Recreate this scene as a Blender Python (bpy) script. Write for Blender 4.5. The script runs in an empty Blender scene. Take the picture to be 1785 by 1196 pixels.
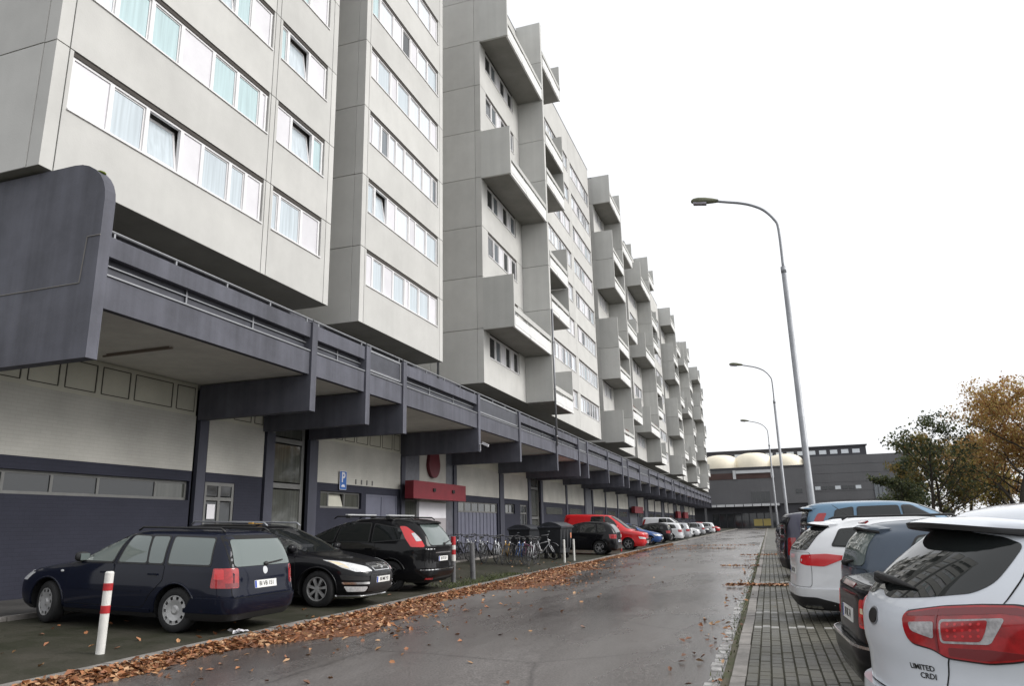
import bpy, bmesh, math, random
import numpy as np
from mathutils import Vector, Matrix
from mathutils.geometry import delaunay_2d_cdt

random.seed(7)
RAD = math.radians
SC = bpy.context.scene
COL = SC.collection

# ------------------------------------------------------------------ camera
FPX, VPX, VPY, VVX, CAM_H = 1275.0, 1340.0, 910.0, 770.0, 1.5
st = Vector(((VPX-892.5)/FPX, -(VPY-598)/FPX, -1.0)).normalized()
aa = (VVX-892.5)/FPX
up = Vector((aa, (st.z-st.x*aa)/st.y, -1.0)).normalized()
if up.y < 0: up = -up
rt = st.cross(up)
cam = bpy.data.cameras.new('camera')
cam.sensor_fit = 'HORIZONTAL'; cam.sensor_width = 36.0
cam.lens = 36.0*FPX/1785.0
cam.clip_start = 0.05; cam.clip_end = 3000
cam_o = bpy.data.objects.new('camera', cam); COL.objects.link(cam_o)
m3 = Matrix((rt, st, up))
m4 = m3.to_4x4(); m4.translation = Vector((0, 0, CAM_H))
cam_o.matrix_world = m4
SC.camera = cam_o

# ------------------------------------------------------------------ sky and sun (overcast)
SUN_EL, SUN_AZ = RAD(36), RAD(80)      # azimuth clockwise from +Y (street direction)
wd = bpy.data.worlds.new('World'); SC.world = wd; wd.use_nodes = True
nt = wd.node_tree; nt.nodes.clear()
sky = nt.nodes.new('ShaderNodeTexSky'); sky.sky_type = 'NISHITA'; sky.sun_disc = False
sky.sun_elevation = SUN_EL; sky.sun_rotation = SUN_AZ
sky.air_density = 1.0; sky.dust_density = 4.0; sky.ozone_density = 1.0
hs = nt.nodes.new('ShaderNodeHueSaturation'); hs.inputs['Saturation'].default_value = 0.12
mixs = nt.nodes.new('ShaderNodeMix'); mixs.data_type = 'RGBA'
mixs.inputs['Factor'].default_value = 0.62
mixs.inputs['B'].default_value = (9.7, 9.85, 10.1, 1)      # cloud layer, same units as the sky texture
bg = nt.nodes.new('ShaderNodeBackground'); bg.inputs['Strength'].default_value = 0.1
ow = nt.nodes.new('ShaderNodeOutputWorld')
nt.links.new(sky.outputs[0], hs.inputs['Color'])
nt.links.new(hs.outputs[0], mixs.inputs['A'])
nt.links.new(mixs.outputs['Result'], bg.inputs['Color'])
nt.links.new(bg.outputs[0], ow.inputs['Surface'])
sl = bpy.data.lights.new('sun', 'SUN'); sl.energy = 1.5; sl.angle = RAD(30); sl.color = (1.0, 0.97, 0.93)
so = bpy.data.objects.new('sun', sl); COL.objects.link(so)
sd = Vector((math.sin(SUN_AZ)*math.cos(SUN_EL), math.cos(SUN_AZ)*math.cos(SUN_EL), math.sin(SUN_EL)))
so.rotation_euler = sd.to_track_quat('Z', 'Y').to_euler(); so.location = (30, -10, 60)
SC.view_settings.view_transform = 'Standard'
SC.view_settings.look = 'None'
SC.view_settings.exposure = 0.58
SC.view_settings.gamma = 1.0
SC.view_settings.use_curve_mapping = False

# ------------------------------------------------------------------ materials
MATS = {}
def mat(name, col, rough=0.6, var=0.0, scale=3.0, bump=0.0, bscale=None, metal=0.0, ior=1.45, coat=0.0,
        streak=0.0, col2=None, rvar=0.0, emit=None, space='pos', objvar=0.0, spec=0.5, croug=0.03):
    if name in MATS: return MATS[name]
    m = bpy.data.materials.new(name); m.use_nodes = True
    t = m.node_tree; b = t.nodes['Principled BSDF']
    col = (*col, 1.0)
    b.inputs['Base Color'].default_value = col
    b.inputs['Roughness'].default_value = rough
    b.inputs['Metallic'].default_value = metal
    b.inputs['IOR'].default_value = ior; b.inputs['Specular IOR Level'].default_value = spec
    if coat: b.inputs['Coat Weight'].default_value = coat; b.inputs['Coat Roughness'].default_value = croug
    if emit:
        b.inputs['Emission Color'].default_value = (*emit[0], 1); b.inputs['Emission Strength'].default_value = emit[1]
    L = t.links.new
    if var or streak or bump or rvar:
        if space == 'pos':
            g = t.nodes.new('ShaderNodeNewGeometry'); src = g.outputs['Position']
        else:
            g = t.nodes.new('ShaderNodeTexCoord'); src = g.outputs['Object']
        n = t.nodes.new('ShaderNodeTexNoise'); n.inputs['Scale'].default_value = scale
        n.inputs['Detail'].default_value = 6; n.inputs['Roughness'].default_value = 0.65
        L(src, n.inputs['Vector'])
        fac = n.outputs['Fac']
        if streak:
            mp = t.nodes.new('ShaderNodeMapping'); mp.inputs['Scale'].default_value = (2.2, 2.2, 0.09)
            L(src, mp.inputs['Vector'])
            n2 = t.nodes.new('ShaderNodeTexNoise'); n2.inputs['Scale'].default_value = 1.6
            n2.inputs['Detail'].default_value = 5
            L(mp.outputs[0], n2.inputs['Vector'])
            ma = t.nodes.new('ShaderNodeMix'); ma.data_type = 'FLOAT'; ma.inputs['Factor'].default_value = streak
            L(fac, ma.inputs['A']); L(n2.outputs['Fac'], ma.inputs['B']); fac = ma.outputs['Result']
        if var or streak:
            c2 = (*col2, 1) if col2 else tuple(max(0, c*(1-var)) for c in col[:3])+(1,)
            c1 = col if col2 else tuple(min(1, c*(1+var*0.6)) for c in col[:3])+(1,)
            r = t.nodes.new('ShaderNodeValToRGB')
            r.color_ramp.elements[0].position = 0.36; r.color_ramp.elements[0].color = c2
            r.color_ramp.elements[1].position = 0.64; r.color_ramp.elements[1].color = c1
            L(fac, r.inputs['Fac']); L(r.outputs[0], b.inputs['Base Color'])
            if objvar:      # slight difference in tone from one cast panel to the next
                oi = t.nodes.new('ShaderNodeObjectInfo'); mo = t.nodes.new('ShaderNodeMapRange')
                mo.inputs['To Min'].default_value = 1-objvar; mo.inputs['To Max'].default_value = 1+objvar*0.5
                L(oi.outputs['Random'], mo.inputs['Value'])
                mm = t.nodes.new('ShaderNodeMix'); mm.data_type = 'RGBA'; mm.blend_type = 'MULTIPLY'; mm.inputs['Factor'].default_value = 1
                L(r.outputs[0], mm.inputs['A']); L(mo.outputs[0], mm.inputs['B']); L(mm.outputs['Result'], b.inputs['Base Color'])
        if rvar:
            mr = t.nodes.new('ShaderNodeMapRange')
            mr.inputs['From Min'].default_value = 0.35; mr.inputs['From Max'].default_value = 0.65
            mr.inputs['To Min'].default_value = max(0.02, rough-rvar); mr.inputs['To Max'].default_value = min(1, rough+rvar)
            L(n.outputs['Fac'], mr.inputs['Value']); L(mr.outputs[0], b.inputs['Roughness'])
        if bump:
            nb = t.nodes.new('ShaderNodeTexNoise'); nb.inputs['Scale'].default_value = bscale or scale*12
            nb.inputs['Detail'].default_value = 4
            L(src, nb.inputs['Vector'])
            bp = t.nodes.new('ShaderNodeBump'); bp.inputs['Strength'].default_value = bump
            bp.inputs['Distance'].default_value = 0.02
            L(nb.outputs['Fac'], bp.inputs['Height']); L(bp.outputs[0], b.inputs['Normal'])
    MATS[name] = m
    return m

# ------------------------------------------------------------------ mesh building
def tag(o, label=None, cat=None, group=None, kind=None):
    if label: o['label'] = label
    if cat: o['category'] = cat
    if group: o['group'] = group
    if kind: o['kind'] = kind
    return o

def empty(name, loc=(0, 0, 0), rz=0.0, label=None, cat=None, group=None):
    o = bpy.data.objects.new(name, None); COL.objects.link(o)
    o.location = loc; o.rotation_euler = (0, 0, rz); o.empty_display_size = 0.2
    return tag(o, label, cat, group)

def link(name, me, parent=None, world=False):
    o = bpy.data.objects.new(name, me); COL.objects.link(o)
    if parent is not None:
        o.parent = parent
        if world:          # mesh holds world coordinates
            pm = Matrix.Translation(parent.location) @ parent.rotation_euler.to_matrix().to_4x4()
            o.matrix_parent_inverse = pm.inverted()
    return o

class MB:
    def __init__(s): s.v = []; s.f = []; s.m = []
    def add(s, vs, fs, mi=0):
        b = len(s.v); s.v.extend([tuple(v) for v in vs])
        for f in fs: s.f.append(tuple(i+b for i in f)); s.m.append(mi)
        return s
    def box(s, x0, x1, y0, y1, z0, z1, mi=0):
        return s.add([(x0,y0,z0),(x1,y0,z0),(x1,y1,z0),(x0,y1,z0),(x0,y0,z1),(x1,y0,z1),(x1,y1,z1),(x0,y1,z1)],
            [(0,3,2,1),(4,5,6,7),(0,1,5,4),(1,2,6,5),(2,3,7,6),(3,0,4,7)], mi)
    def obox(s, M, sx, sy, sz, mi=0):        # centred box under a matrix
        pts = [(x*sx/2, y*sy/2, z*sz/2) for x, y, z in ((-1,-1,-1),(1,-1,-1),(1,1,-1),(-1,1,-1),(-1,-1,1),(1,-1,1),(1,1,1),(-1,1,1))]
        return s.add([M @ Vector(p) for p in pts], [(0,3,2,1),(4,5,6,7),(0,1,5,4),(1,2,6,5),(2,3,7,6),(3,0,4,7)], mi)
    def prism(s, poly, ax, a, b, mi=0):      # polygon (ccw) in the plane normal to ax, from a to b
        n = len(poly)
        def P(p, t):
            return (t, p[0], p[1]) if ax == 0 else ((p[0], t, p[1]) if ax == 1 else (p[0], p[1], t))
        vs = [P(p, a) for p in poly]+[P(p, b) for p in poly]
        fs = [tuple(range(n))[::-1], tuple(range(n, 2*n))]+[(i, (i+1) % n, n+(i+1) % n, n+i) for i in range(n)]
        return s.add(vs, fs, mi)
    def tube(s, pts, r, n=8, mi=0, cap=True):
        pts = [Vector(p) for p in pts]; rr = r if isinstance(r, (list, tuple)) else [r]*len(pts)
        base = len(s.v); u = None
        for i, p in enumerate(pts):
            d = (pts[min(i+1, len(pts)-1)]-pts[max(i-1, 0)]).normalized()
            if u is None:
                u = d.orthogonal().normalized()
            else:
                u = (u-d*u.dot(d)); u = u.normalized() if u.length > 1e-6 else d.orthogonal().normalized()
            w = d.cross(u)
            for k in range(n):
                a = 2*math.pi*k/n
                s.v.append(tuple(p+(u*math.cos(a)+w*math.sin(a))*rr[i]))
        for i in range(len(pts)-1):
            for k in range(n):
                a = base+i*n+k; b = base+i*n+(k+1) % n
                s.f.append((a, b, b+n, a+n)); s.m.append(mi)
        if cap:
            s.f.append(tuple(base+k for k in range(n))[::-1]); s.m.append(mi)
            e = base+(len(pts)-1)*n; s.f.append(tuple(e+k for k in range(n))); s.m.append(mi)
        return s
    def lathe(s, prof, n=24, ax='z', o=(0, 0, 0), mi=0, close=False):
        base = len(s.v); k = len(prof)
        for i in range(n):
            a = 2*math.pi*i/n; c, q = math.cos(a), math.sin(a)
            for r, h in prof:
                p = (r*c, r*q, h) if ax == 'z' else ((h, r*c, r*q) if ax == 'x' else (r*q, h, r*c))
                s.v.append((p[0]+o[0], p[1]+o[1], p[2]+o[2]))
        for i in range(n):
            j = (i+1) % n
            for t in range(k if close else k-1):
                u = (t+1) % k
                s.f.append((base+i*k+t, base+j*k+t, base+j*k+u, base+i*k+u)); s.m.append(mi)
        return s
    def ellipsoid(s, c, r, n=10, m=6, mi=0, e=1.0):
        prof = []
        base = len(s.v)
        for i in range(m+1):
            ph = -math.pi/2+math.pi*i/m
            for k in range(n):
                th = 2*math.pi*k/n
                f = lambda v: math.copysign(abs(v)**e, v)
                s.v.append((c[0]+r[0]*f(math.cos(ph))*f(math.cos(th)), c[1]+r[1]*f(math.cos(ph))*f(math.sin(th)), c[2]+r[2]*f(math.sin(ph))))
        for i in range(m):
            for k in range(n):
                a = base+i*n+k; b = base+i*n+(k+1) % n
                s.f.append((a, b, b+n, a+n)); s.m.append(mi)
        return s
    def mesh(s, name, mats, smooth=False):
        me = bpy.data.meshes.new(name); me.from_pydata(s.v, [], s.f)
        for m in (mats if isinstance(mats, (list, tuple)) else [mats]): me.materials.append(m)
        me.polygons.foreach_set('material_index', s.m)
        if smooth: me.polygons.foreach_set('use_smooth', [True]*len(s.f))
        me.update()
        return me
    def build(s, name, mats, parent=None, smooth=False, world=False):
        return link(name, s.mesh(name, mats, smooth), parent, world)

def smooth_angle(o, deg=35):
    me = o.data
    me.polygons.foreach_set('use_smooth', [True]*len(me.polygons))
    me.set_sharp_from_angle(angle=RAD(deg))

def copy_tree(o, parent=None):
    c = o.copy(); COL.objects.link(c); c.parent = parent
    for ch in list(o.children): copy_tree(ch, c)
    return c

def text_mesh(body, size, depth=0.002, align='CENTER', bold=0.0, shear=0.0):
    cu = bpy.data.curves.new('txt', 'FONT'); cu.body = body; cu.size = size; cu.extrude = depth
    cu.align_x = align; cu.align_y = 'CENTER'; cu.offset = bold; cu.shear = shear; cu.resolution_u = 3
    o = bpy.data.objects.new('txt', cu); COL.objects.link(o)
    dg = bpy.context.evaluated_depsgraph_get()
    me = bpy.data.meshes.new_from_object(o.evaluated_get(dg))
    bpy.data.objects.remove(o); bpy.data.curves.remove(cu)
    return me
# ------------------------------------------------------------------ shared materials
conc = mat('pale_concrete', (0.535, 0.53, 0.51), 0.85, objvar=0.08, var=0.08, scale=0.6, streak=0.16, bump=0.12, bscale=30)
joint = mat('joint_dark', (0.16, 0.155, 0.15), 0.9)
soff = mat('soffit_concrete', (0.24, 0.235, 0.215), 0.9, var=0.12, scale=0.8, bump=0.1)  # darker than the facade: occlusion on the undersides put into the colour
balc = mat('balcony_concrete', (0.53, 0.53, 0.51), 0.85, objvar=0.10, var=0.09, scale=0.7, streak=0.4, bump=0.12, bscale=30)
blue = mat('blue_grey_paint', (0.092, 0.094, 0.116), 0.7, objvar=0.12, var=0.34, scale=1.1, streak=0.5, bump=0.1, bscale=25)
blue_d = mat('blue_dark_paint', (0.045, 0.047, 0.066), 0.65, var=0.18, scale=1.2, streak=0.4, bump=0.08)
cream = mat('cream_soffit', (0.76, 0.74, 0.67), 0.9, var=0.12, scale=0.8)
frame_w = mat('white_window_frame', (0.72, 0.71, 0.715), 0.4, var=0.05, scale=2)
infill = mat('white_infill', (0.66, 0.65, 0.68), 0.5, objvar=0.10, var=0.06, scale=1.2)
slot = mat('dark_brown_strip', (0.055, 0.048, 0.042), 0.8)  # dark colour stands in for the shadow gap above each window
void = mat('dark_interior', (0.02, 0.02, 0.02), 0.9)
rail_m = mat('galvanised_rail', (0.27, 0.275, 0.29), 0.45, metal=0.6, var=0.1)
steel_g = mat('grey_steel', (0.30, 0.31, 0.33), 0.5, metal=0.5, var=0.12, scale=4)

def glass(name, col, rough=0.04, curtain=0.0, ior=1.6):
    if name in MATS: return MATS[name]
    m = bpy.data.materials.new(name); m.use_nodes = True; t = m.node_tree; b = t.nodes['Principled BSDF']
    b.inputs['Base Color'].default_value = (*col, 1); b.inputs['Roughness'].default_value = rough
    b.inputs['IOR'].default_value = ior
    g = t.nodes.new('ShaderNodeNewGeometry')
    if curtain:
        mp = t.nodes.new('ShaderNodeMapping'); mp.inputs['Scale'].default_value = (9, 9, 0.35)
        t.links.new(g.outputs['Position'], mp.inputs['Vector'])
        n = t.nodes.new('ShaderNodeTexNoise'); n.inputs['Scale'].default_value = 1.4; n.inputs['Detail'].default_value = 3
        t.links.new(mp.outputs[0], n.inputs['Vector'])
        r = t.nodes.new('ShaderNodeValToRGB')
        r.color_ramp.elements[0].position = 0.3; r.color_ramp.elements[1].position = 0.7
        r.color_ramp.elements[0].color = (*[c*(1-curtain) for c in col], 1)
        r.color_ramp.elements[1].color = (*[min(1, c*(1+curtain*0.5)) for c in col], 1)
        t.links.new(n.outputs['Fac'], r.inputs['Fac']); t.links.new(r.outputs[0], b.inputs['Base Color'])
    n = t.nodes.new('ShaderNodeTexNoise'); n.inputs['Scale'].default_value = 0.9
    t.links.new(g.outputs['Position'], n.inputs['Vector'])
    bp = t.nodes.new('ShaderNodeBump'); bp.inputs['Strength'].default_value = 0.04; bp.inputs['Distance'].default_value = 0.02
    t.links.new(n.outputs['Fac'], bp.inputs['Height']); t.links.new(bp.outputs[0], b.inputs['Normal'])
    MATS[name] = m; return m
g_cyan = glass('cyan_curtain_glass', (0.44, 0.57, 0.59), curtain=0.15)
g_pale = glass('pale_curtain_glass', (0.50, 0.56, 0.60), curtain=0.16)
g_white = glass('white_curtain_glass', (0.66, 0.70, 0.74), curtain=0.10)
g_mid = glass('grey_glass', (0.16, 0.18, 0.20), curtain=0.3)
g_dark = glass('dark_glass', (0.030, 0.033, 0.036))
GL = {'c': g_cyan, 'g': g_pale, 'l': g_white, 'm': g_mid, 'd': g_dark}

# ------------------------------------------------------------------ the apartment building
XA, FH, Z0, NF = -12.75, 2.82, 8.58, 8
SILL0, HEAD0, ZROOF, XBACK = 10.06, 11.41, 33.8, -23.0
XB = -11.1                                   # outer plane of the balconies
building = empty('apartment_building', (-18, 95, 0), 0,
    'long pale concrete panel high-rise with white window bands and stepped balconies', 'building')
def bpart(mb, name, mats, smooth=False): return mb.build(name, mats, building, smooth, world=True)

def window(y0, y1, z0, z1, units, fine=True):
    """units: list of (width share, type): w white infill, t tilted sash, other letters = glass kinds"""
    xf, xg = XA-0.055, XA-0.10
    tot = sum(u[0] for u in units); f = 0.055
    fr = MB()
    zt = z1-0.10
    fr.box(xf-0.09, XA-0.03, y0, y1, zt, z1-0.004, 1)                  # brown strip painted as the shadow gap at the head
    fr.box(xf-0.09, xf, y0, y1, zt-f, zt-0.002); fr.box(xf-0.09, xf, y0, y1, z0+0.004, z0+f)
    fr.box(xf-0.02, XA+0.035, y0, y1, z0-0.035, z0+0.002)              # sill ledge
    edges = [y0]
    for u in units: edges.append(edges[-1]+(y1-y0)*u[0]/tot)
    for i, e in enumerate(edges):
        a = e if i == 0 else (e-f*2 if i == len(edges)-1 else e-f)
        a = max(y0, min(a, y1-2*f))
        fr.box(xf-0.092, xf+0.004, a, a+2*f if 0 < i < len(edges)-1 else a+f*1.4, z0+f, zt-f)
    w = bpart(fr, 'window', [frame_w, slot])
    zb, ztt = z0+f, zt-f
    if not fine:
        p = MB(); mats = [infill, g_pale, g_white, g_mid, g_dark]; ix = {'w': 0, 'g': 1, 'l': 2, 'm': 3, 'd': 4, 'c': 1, 't': 4}
        for i, u in enumerate(units):
            p.box(xg-0.03, xg, edges[i]+f, edges[i+1]-f, zb, ztt, ix[u[1]])
        o = p.build('pane', mats, w, world=False)
        return w
    for i, u in enumerate(units):
        a, b = edges[i]+f, edges[i+1]-f
        if u[1] == 'w':
            p = MB().box(xg-0.03, xg+0.018, a, b, zb, ztt)
            p.build('infill_panel', infill, w)
        elif u[1] == 't':
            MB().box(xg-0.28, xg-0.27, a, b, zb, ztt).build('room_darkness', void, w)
            h = ztt-zb; tilt = RAD(9)
            M = Matrix.Translation((xg-0.01, (a+b)/2, zb)) @ Matrix.Rotation(-tilt, 4, 'Y')
            s = MB(); ww = b-a
            s.obox(M @ Matrix.Translation((0, 0, 0.035)), 0.05, ww, 0.07); s.obox(M @ Matrix.Translation((0, 0, h-0.06)), 0.05, ww, 0.07)
            for q in (-1, 1): s.obox(M @ Matrix.Translation((0, q*(ww/2-0.035), h/2)), 0.052, 0.07, h-0.14)
            sash = s.build('tilted_sash', frame_w, w)
            MB().obox(M @ Matrix.Translation((0.004, 0, h/2)), 0.02, ww-0.12, h-0.16).build('pane', g_pale, w)
        else:
            p = MB()
            p.box(xg-0.03, xg-0.004, a+0.045, b-0.045, zb+0.045, ztt-0.045)
            p.build('pane', GL[u[1]], w)
            s = MB()
            s.box(xg-0.03, xg+0.012, a, b, zb, zb+0.04); s.box(xg-0.03, xg+0.012, a, b, ztt-0.04, ztt)
            s.box(xg-0.03, xg+0.012, a, a+0.04, zb+0.04, ztt-0.04); s.box(xg-0.03, xg+0.012, b-0.04, b, zb+0.04, ztt-0.04)
            s.build('sash', frame_w, w)
    return w

def wall_section(y0, y1, cols, fine=True, side=True, vis_from=0, nwin=NF):
    """cols: (c0, c1, w0, w1, unit function of floor)"""
    J = 0.014
    core = MB().box(XBACK, XA-0.42, y0+0.25, y1-0.25, Z0+0.06, ZROOF-0.1)
    core.box(XA-0.42, XA-0.335, y0+0.06, y1-0.06, Z0+0.06, ZROOF-0.1)
    bpart(core, 'block_core', joint)
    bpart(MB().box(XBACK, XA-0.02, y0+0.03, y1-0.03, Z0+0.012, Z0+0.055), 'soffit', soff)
    for k in range(NF+1):
        za = Z0 if k == 0 else HEAD0+FH*(k-1)
        zb = HEAD0+FH*k if k < NF else ZROOF
        for (c0, c1, w0, w1, uf) in cols:
            p = MB()
            x0, x1 = XA-0.33, XA
            if k < NF and uf is not None:
                zs = SILL0+FH*k
                p.box(x0, x1, c0+J, c1-J, za+J, zs)
                p.box(x0, x1, c0+J, w0, zs, zb-J); p.box(x0, x1, w1, c1-J, zs, zb-J)
            else:
                p.box(x0, x1, c0+J, c1-J, za+J, zb-J)
            bpart(p, 'facade_panel', conc)
            if k < NF and uf is not None and k < nwin:
                window(w0, w1, SILL0+FH*k, HEAD0+FH*k, uf(k), fine)
        if side:
            for (xa, xb) in ((XA-0.335-2.6, XA-0.345), (XBACK, XA-0.335-2.62)):
                bpart(MB().box(xa, xb, y0+0.002, y0+0.22, za+J, zb-J), 'side_panel', conc)
            bpart(MB().box(XBACK, XA-0.345, y1-0.22, y1-0.002, za+J, zb-J), 'side_panel', conc)
    if True:
        cap = MB().box(XBACK, XA+0.03, y0-0.02, y1+0.02, ZROOF+0.002, ZROOF+0.06)
        bpart(cap, 'roof_edge', steel_g)

rnd = random.Random(3)
def A1(k):
    t = [[(1.05,'w'),(1.02,'g'),(1.1,'t'),(0.72,'w'),(1.05,'g'),(0.65,'g'),(0.7,'w')],
         [(0.9,'l'),(0.95,'c'),(0.95,'c'),(1.1,'w'),(0.95,'c'),(0.98,'c'),(0.3,'w')],
         [(1,'w'),(1,'c'),(0.9,'g'),(1,'w'),(1,'t'),(0.7,'c'),(0.95,'w')]]
    return t[k] if k < 3 else [(1, rnd.choice('wgclw')) for _ in range(6)]
def A2(k):
    t = [[(0.42,'g'),(1.15,'g'),(1.05,'w')], [(0.75,'w'),(1.15,'t'),(0.6,'c')], [(0.4,'c'),(1.15,'t'),(1.0,'w')], [(0.5,'g'),(1,'c'),(1.1,'w')]]
    return t[k] if k < 4 else [(0.5,'g'),(1.1,'l'),(1,'w')]
def B1(k):
    t = [[(0.5,'w'),(0.8,'g'),(0.7,'w'),(0.95,'g'),(0.35,'w'),(0.85,'g'),(0.95,'g'),(0.7,'w')],
         [(0.5,'g'),(0.85,'t'),(0.6,'w'),(1.0,'l'),(0.5,'w'),(0.9,'l'),(0.95,'g')],
         [(0.3,'w'),(0.6,'l'),(0.6,'m'),(0.55,'l'),(0.7,'l'),(0.8,'l'),(0.8,'l'),(0.85,'l'),(0.5,'m')],
         [(0.5,'w'),(0.95,'g'),(0.5,'w'),(1.0,'g'),(0.9,'l'),(0.95,'l'),(0.6,'w')],
         [(0.6,'c'),(1.0,'l'),(0.7,'w'),(0.7,'d'),(0.6,'w'),(0.9,'l'),(0.95,'g')],
         [(0.8,'w'),(0.9,'l'),(0.9,'w'),(0.9,'l'),(1,'l'),(0.6,'w')]]
    return t[k] if k < 6 else [(1, rnd.choice('wlgl')) for _ in range(7)]
def GEN(n):
    return lambda k: [(rnd.uniform(0.6, 1.1), rnd.choice('wwlllgm' if rnd.random() < 0.85 else 'dmw')) for _ in range(n)]
def CW(k):
    return [(0.75,'d' if k % 3 != 1 else 'l'),(0.62,'m'),(0.5,'w'),(0.62,'d'),(0.35,'w'),(0.62,'d' if k % 2 == 0 else 'm')]

wall_section(9.32, 19.5, [(9.32, 9.64, 0, 0, None), (9.64, 16.08, 9.74, 16.0, A1), (16.08, 16.30, 0, 0, None), (16.30, 19.2, 16.42, 18.94, A2), (19.2, 19.5, 0, 0, None)], nwin=6)
wall_section(21.4, 28.55, [(21.4, 21.72, 0, 0, None), (21.72, 28.2, 21.84, 28.02, B1), (28.2, 28.55, 0, 0, None)])
wall_section(33.6, 61.5, [(33.6, 40.5, 34.5, 39.4, CW), (40.82, 46.0, 41.4, 45.6, GEN(5)),
    (46.0, 54.0, 46.4, 53.6, GEN(8)), (54.0, 61.5, 54.5, 61.2, GEN(7))])
def far_cols(u0, fin, end, y1):
    c = [(u0, fin, u0+0.9, fin-1.0, GEN(5)), (fin+0.32, end+0.6, fin+0.8, end+0.2, GEN(4))]
    y = end+0.6
    n = max(1, round((y1-y)/7.6)); d = (y1-y)/n
    if y1-y > 2.2: c += [(y+i*d, y+(i+1)*d, y+i*d+0.45, y+(i+1)*d-0.35, GEN(6)) for i in range(n)]
    return c
UN = [(33.6, 40.5, 45.4, 0), (63.2, 68.5, 74.6, 1), (80.4, 87.3, 92.2, 0), (110.0, 115.3, 121.4, 1), (127.2, 134.1, 139.0, 0), (156.8, 162.1, 168.2, 1)]
for (u, y1) in ((1, 78.6), (2, 108.3), (3, 125.4), (4, 155.0), (5, 182.0)):
    u0, fin, end, _ = UN[u]
    wall_section(u0, y1, far_cols(u0, fin, end, y1), fine=(u == 1))
# recess walls between the blocks
for a, b in ((19.5, 21.4), (28.55, 33.6), (61.5, 63.2), (78.6, 80.4), (108.3, 110), (125.4, 127.2), (155, 156.8)):
    bpart(MB().box(-19.4, -19.0, a+0.01, b-0.01, Z0+0.02, ZROOF-0.2), 'recess_wall', conc)

# balconies
LV = lambda k: 8.50+FH*k
bpale = mat('balcony_front_panel', (0.70, 0.70, 0.69), 0.7, var=0.06, scale=1.5)
brnd = random.Random(41)
mats_b = [mat('brown_mat', (0.12, 0.05, 0.03), 0.8, var=0.2), mat('green_mat', (0.05, 0.075, 0.045), 0.8, var=0.2), mat('reed_mat', (0.30, 0.24, 0.15), 0.8, var=0.2), mat('grey_mat', (0.20, 0.20, 0.21), 0.8, var=0.2)]
def balcony(y0, y1, k, near_panel, far_panel, levels=1):
    z = LV(k)
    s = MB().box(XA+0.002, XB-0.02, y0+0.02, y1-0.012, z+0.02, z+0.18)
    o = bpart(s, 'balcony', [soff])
    def sub(mb, n, m): return mb.build(n, m, o)
    pf = MB()
    xo = XB
    pf.box(xo-0.10, xo, y0+0.14, y1-0.014, z, z+0.16)
    ym = y0+(y1-y0)*0.42
    pf.box(xo-0.06, xo+0.012, y0+0.16, ym, z+0.165, z+0.66); pf.box(xo-0.06, xo+0.004, ym+0.01, y1-0.03, z+0.165, z+0.72)
    pf.box(xo-0.012, xo+0.03, ym-0.12, ym+0.18, z-0.03, z+0.13)
    sub(pf, 'parapet', [bpale])
    rl = MB().box(xo-0.09, xo+0.01, y0+0.14, y1-0.014, z+0.86, z+1.12)
    for t in range(4):
        yy = y0+0.25+(y1-y0-0.5)*t/3
        rl.box(xo-0.07, xo-0.02, yy-0.03, yy+0.03, z+0.10, z+0.865)
    sub(rl, 'handrail', [balc])
    if near_panel:
        sub(MB().box(XA+0.004, XB+0.02, y0, y0+0.13, z+0.016, z+FH-0.016), 'screen_panel', [balc])
    if far_panel:
        sub(MB().box(XA+0.004, XB+0.01, y1-0.13, y1-0.002, z+0.2, z+FH-0.03), 'screen_panel', [balc])
    c_ = brnd.random()
    if c_ < 0.42:        # residents' screens and mats behind the rail
        m_ = brnd.choice(mats_b); a_ = y0+0.3+(y1-y0-1.6)*brnd.random(); w_ = brnd.uniform(0.9, 2.6)
        sub(MB().box(xo-0.16, xo-0.13, a_, min(a_+w_, y1-0.3), z+0.2, z+brnd.choice([0.9, 1.1, 1.35])), 'privacy_mat', [m_])
    if c_ > 0.75:
        yy = y0+0.5+(y1-y0-1.0)*brnd.random()
        d_ = MB().lathe([(0.001, 0.0), (0.2, 0.03), (0.33, 0.1)], 16, 'x', (xo-0.35, yy, z+1.45)); d_.tube([(xo-0.35, yy, z+1.45), (xo-0.35, yy, z+0.3)], 0.02, 6)
        sub(d_, 'satellite_dish', [frame_w])
    return o
for ui, (u0, fin, end, mir) in enumerate(UN):
    f = MB()
    for k in range(9):
        za, zb = LV(k) if k else Z0-0.0, LV(k+1) if k < 8 else ZROOF+0.3
        bpart(MB().box(XA+0.003, XB+0.015, fin, fin+0.3, za+0.014, zb-0.014), 'fin_panel', balc)
    bpart(MB().box(XA+0.006, XB-0.0, fin+0.05, fin+0.25, Z0+0.03, ZROOF+0.2), 'fin_core', joint)
    one = (1, 4, 7); many = (0, 2, 3, 5, 6, 8)
    for k in (one if not mir else many): balcony(u0, fin, k, True, False)
    for k in (many if not mir else one): balcony(fin+0.3, end, k, False, True)
# rain pipes
for (x, y, z0, z1) in ((XA-0.3, 28.72, 6.6, ZROOF), (XB+0.08, 40.66, 6.0, 14.2)):
    t = MB().tube([(x, y, z0), (x, y, z1)], 0.055, 10)
    for q in range(int((z1-z0)/2.8)+1): t.tube([(x, y, z0+0.5+q*2.8), (x, y, z0+0.58+q*2.8)], 0.072, 10)
    bpart(t, 'rain_pipe', rail_m, smooth=True)
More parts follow.
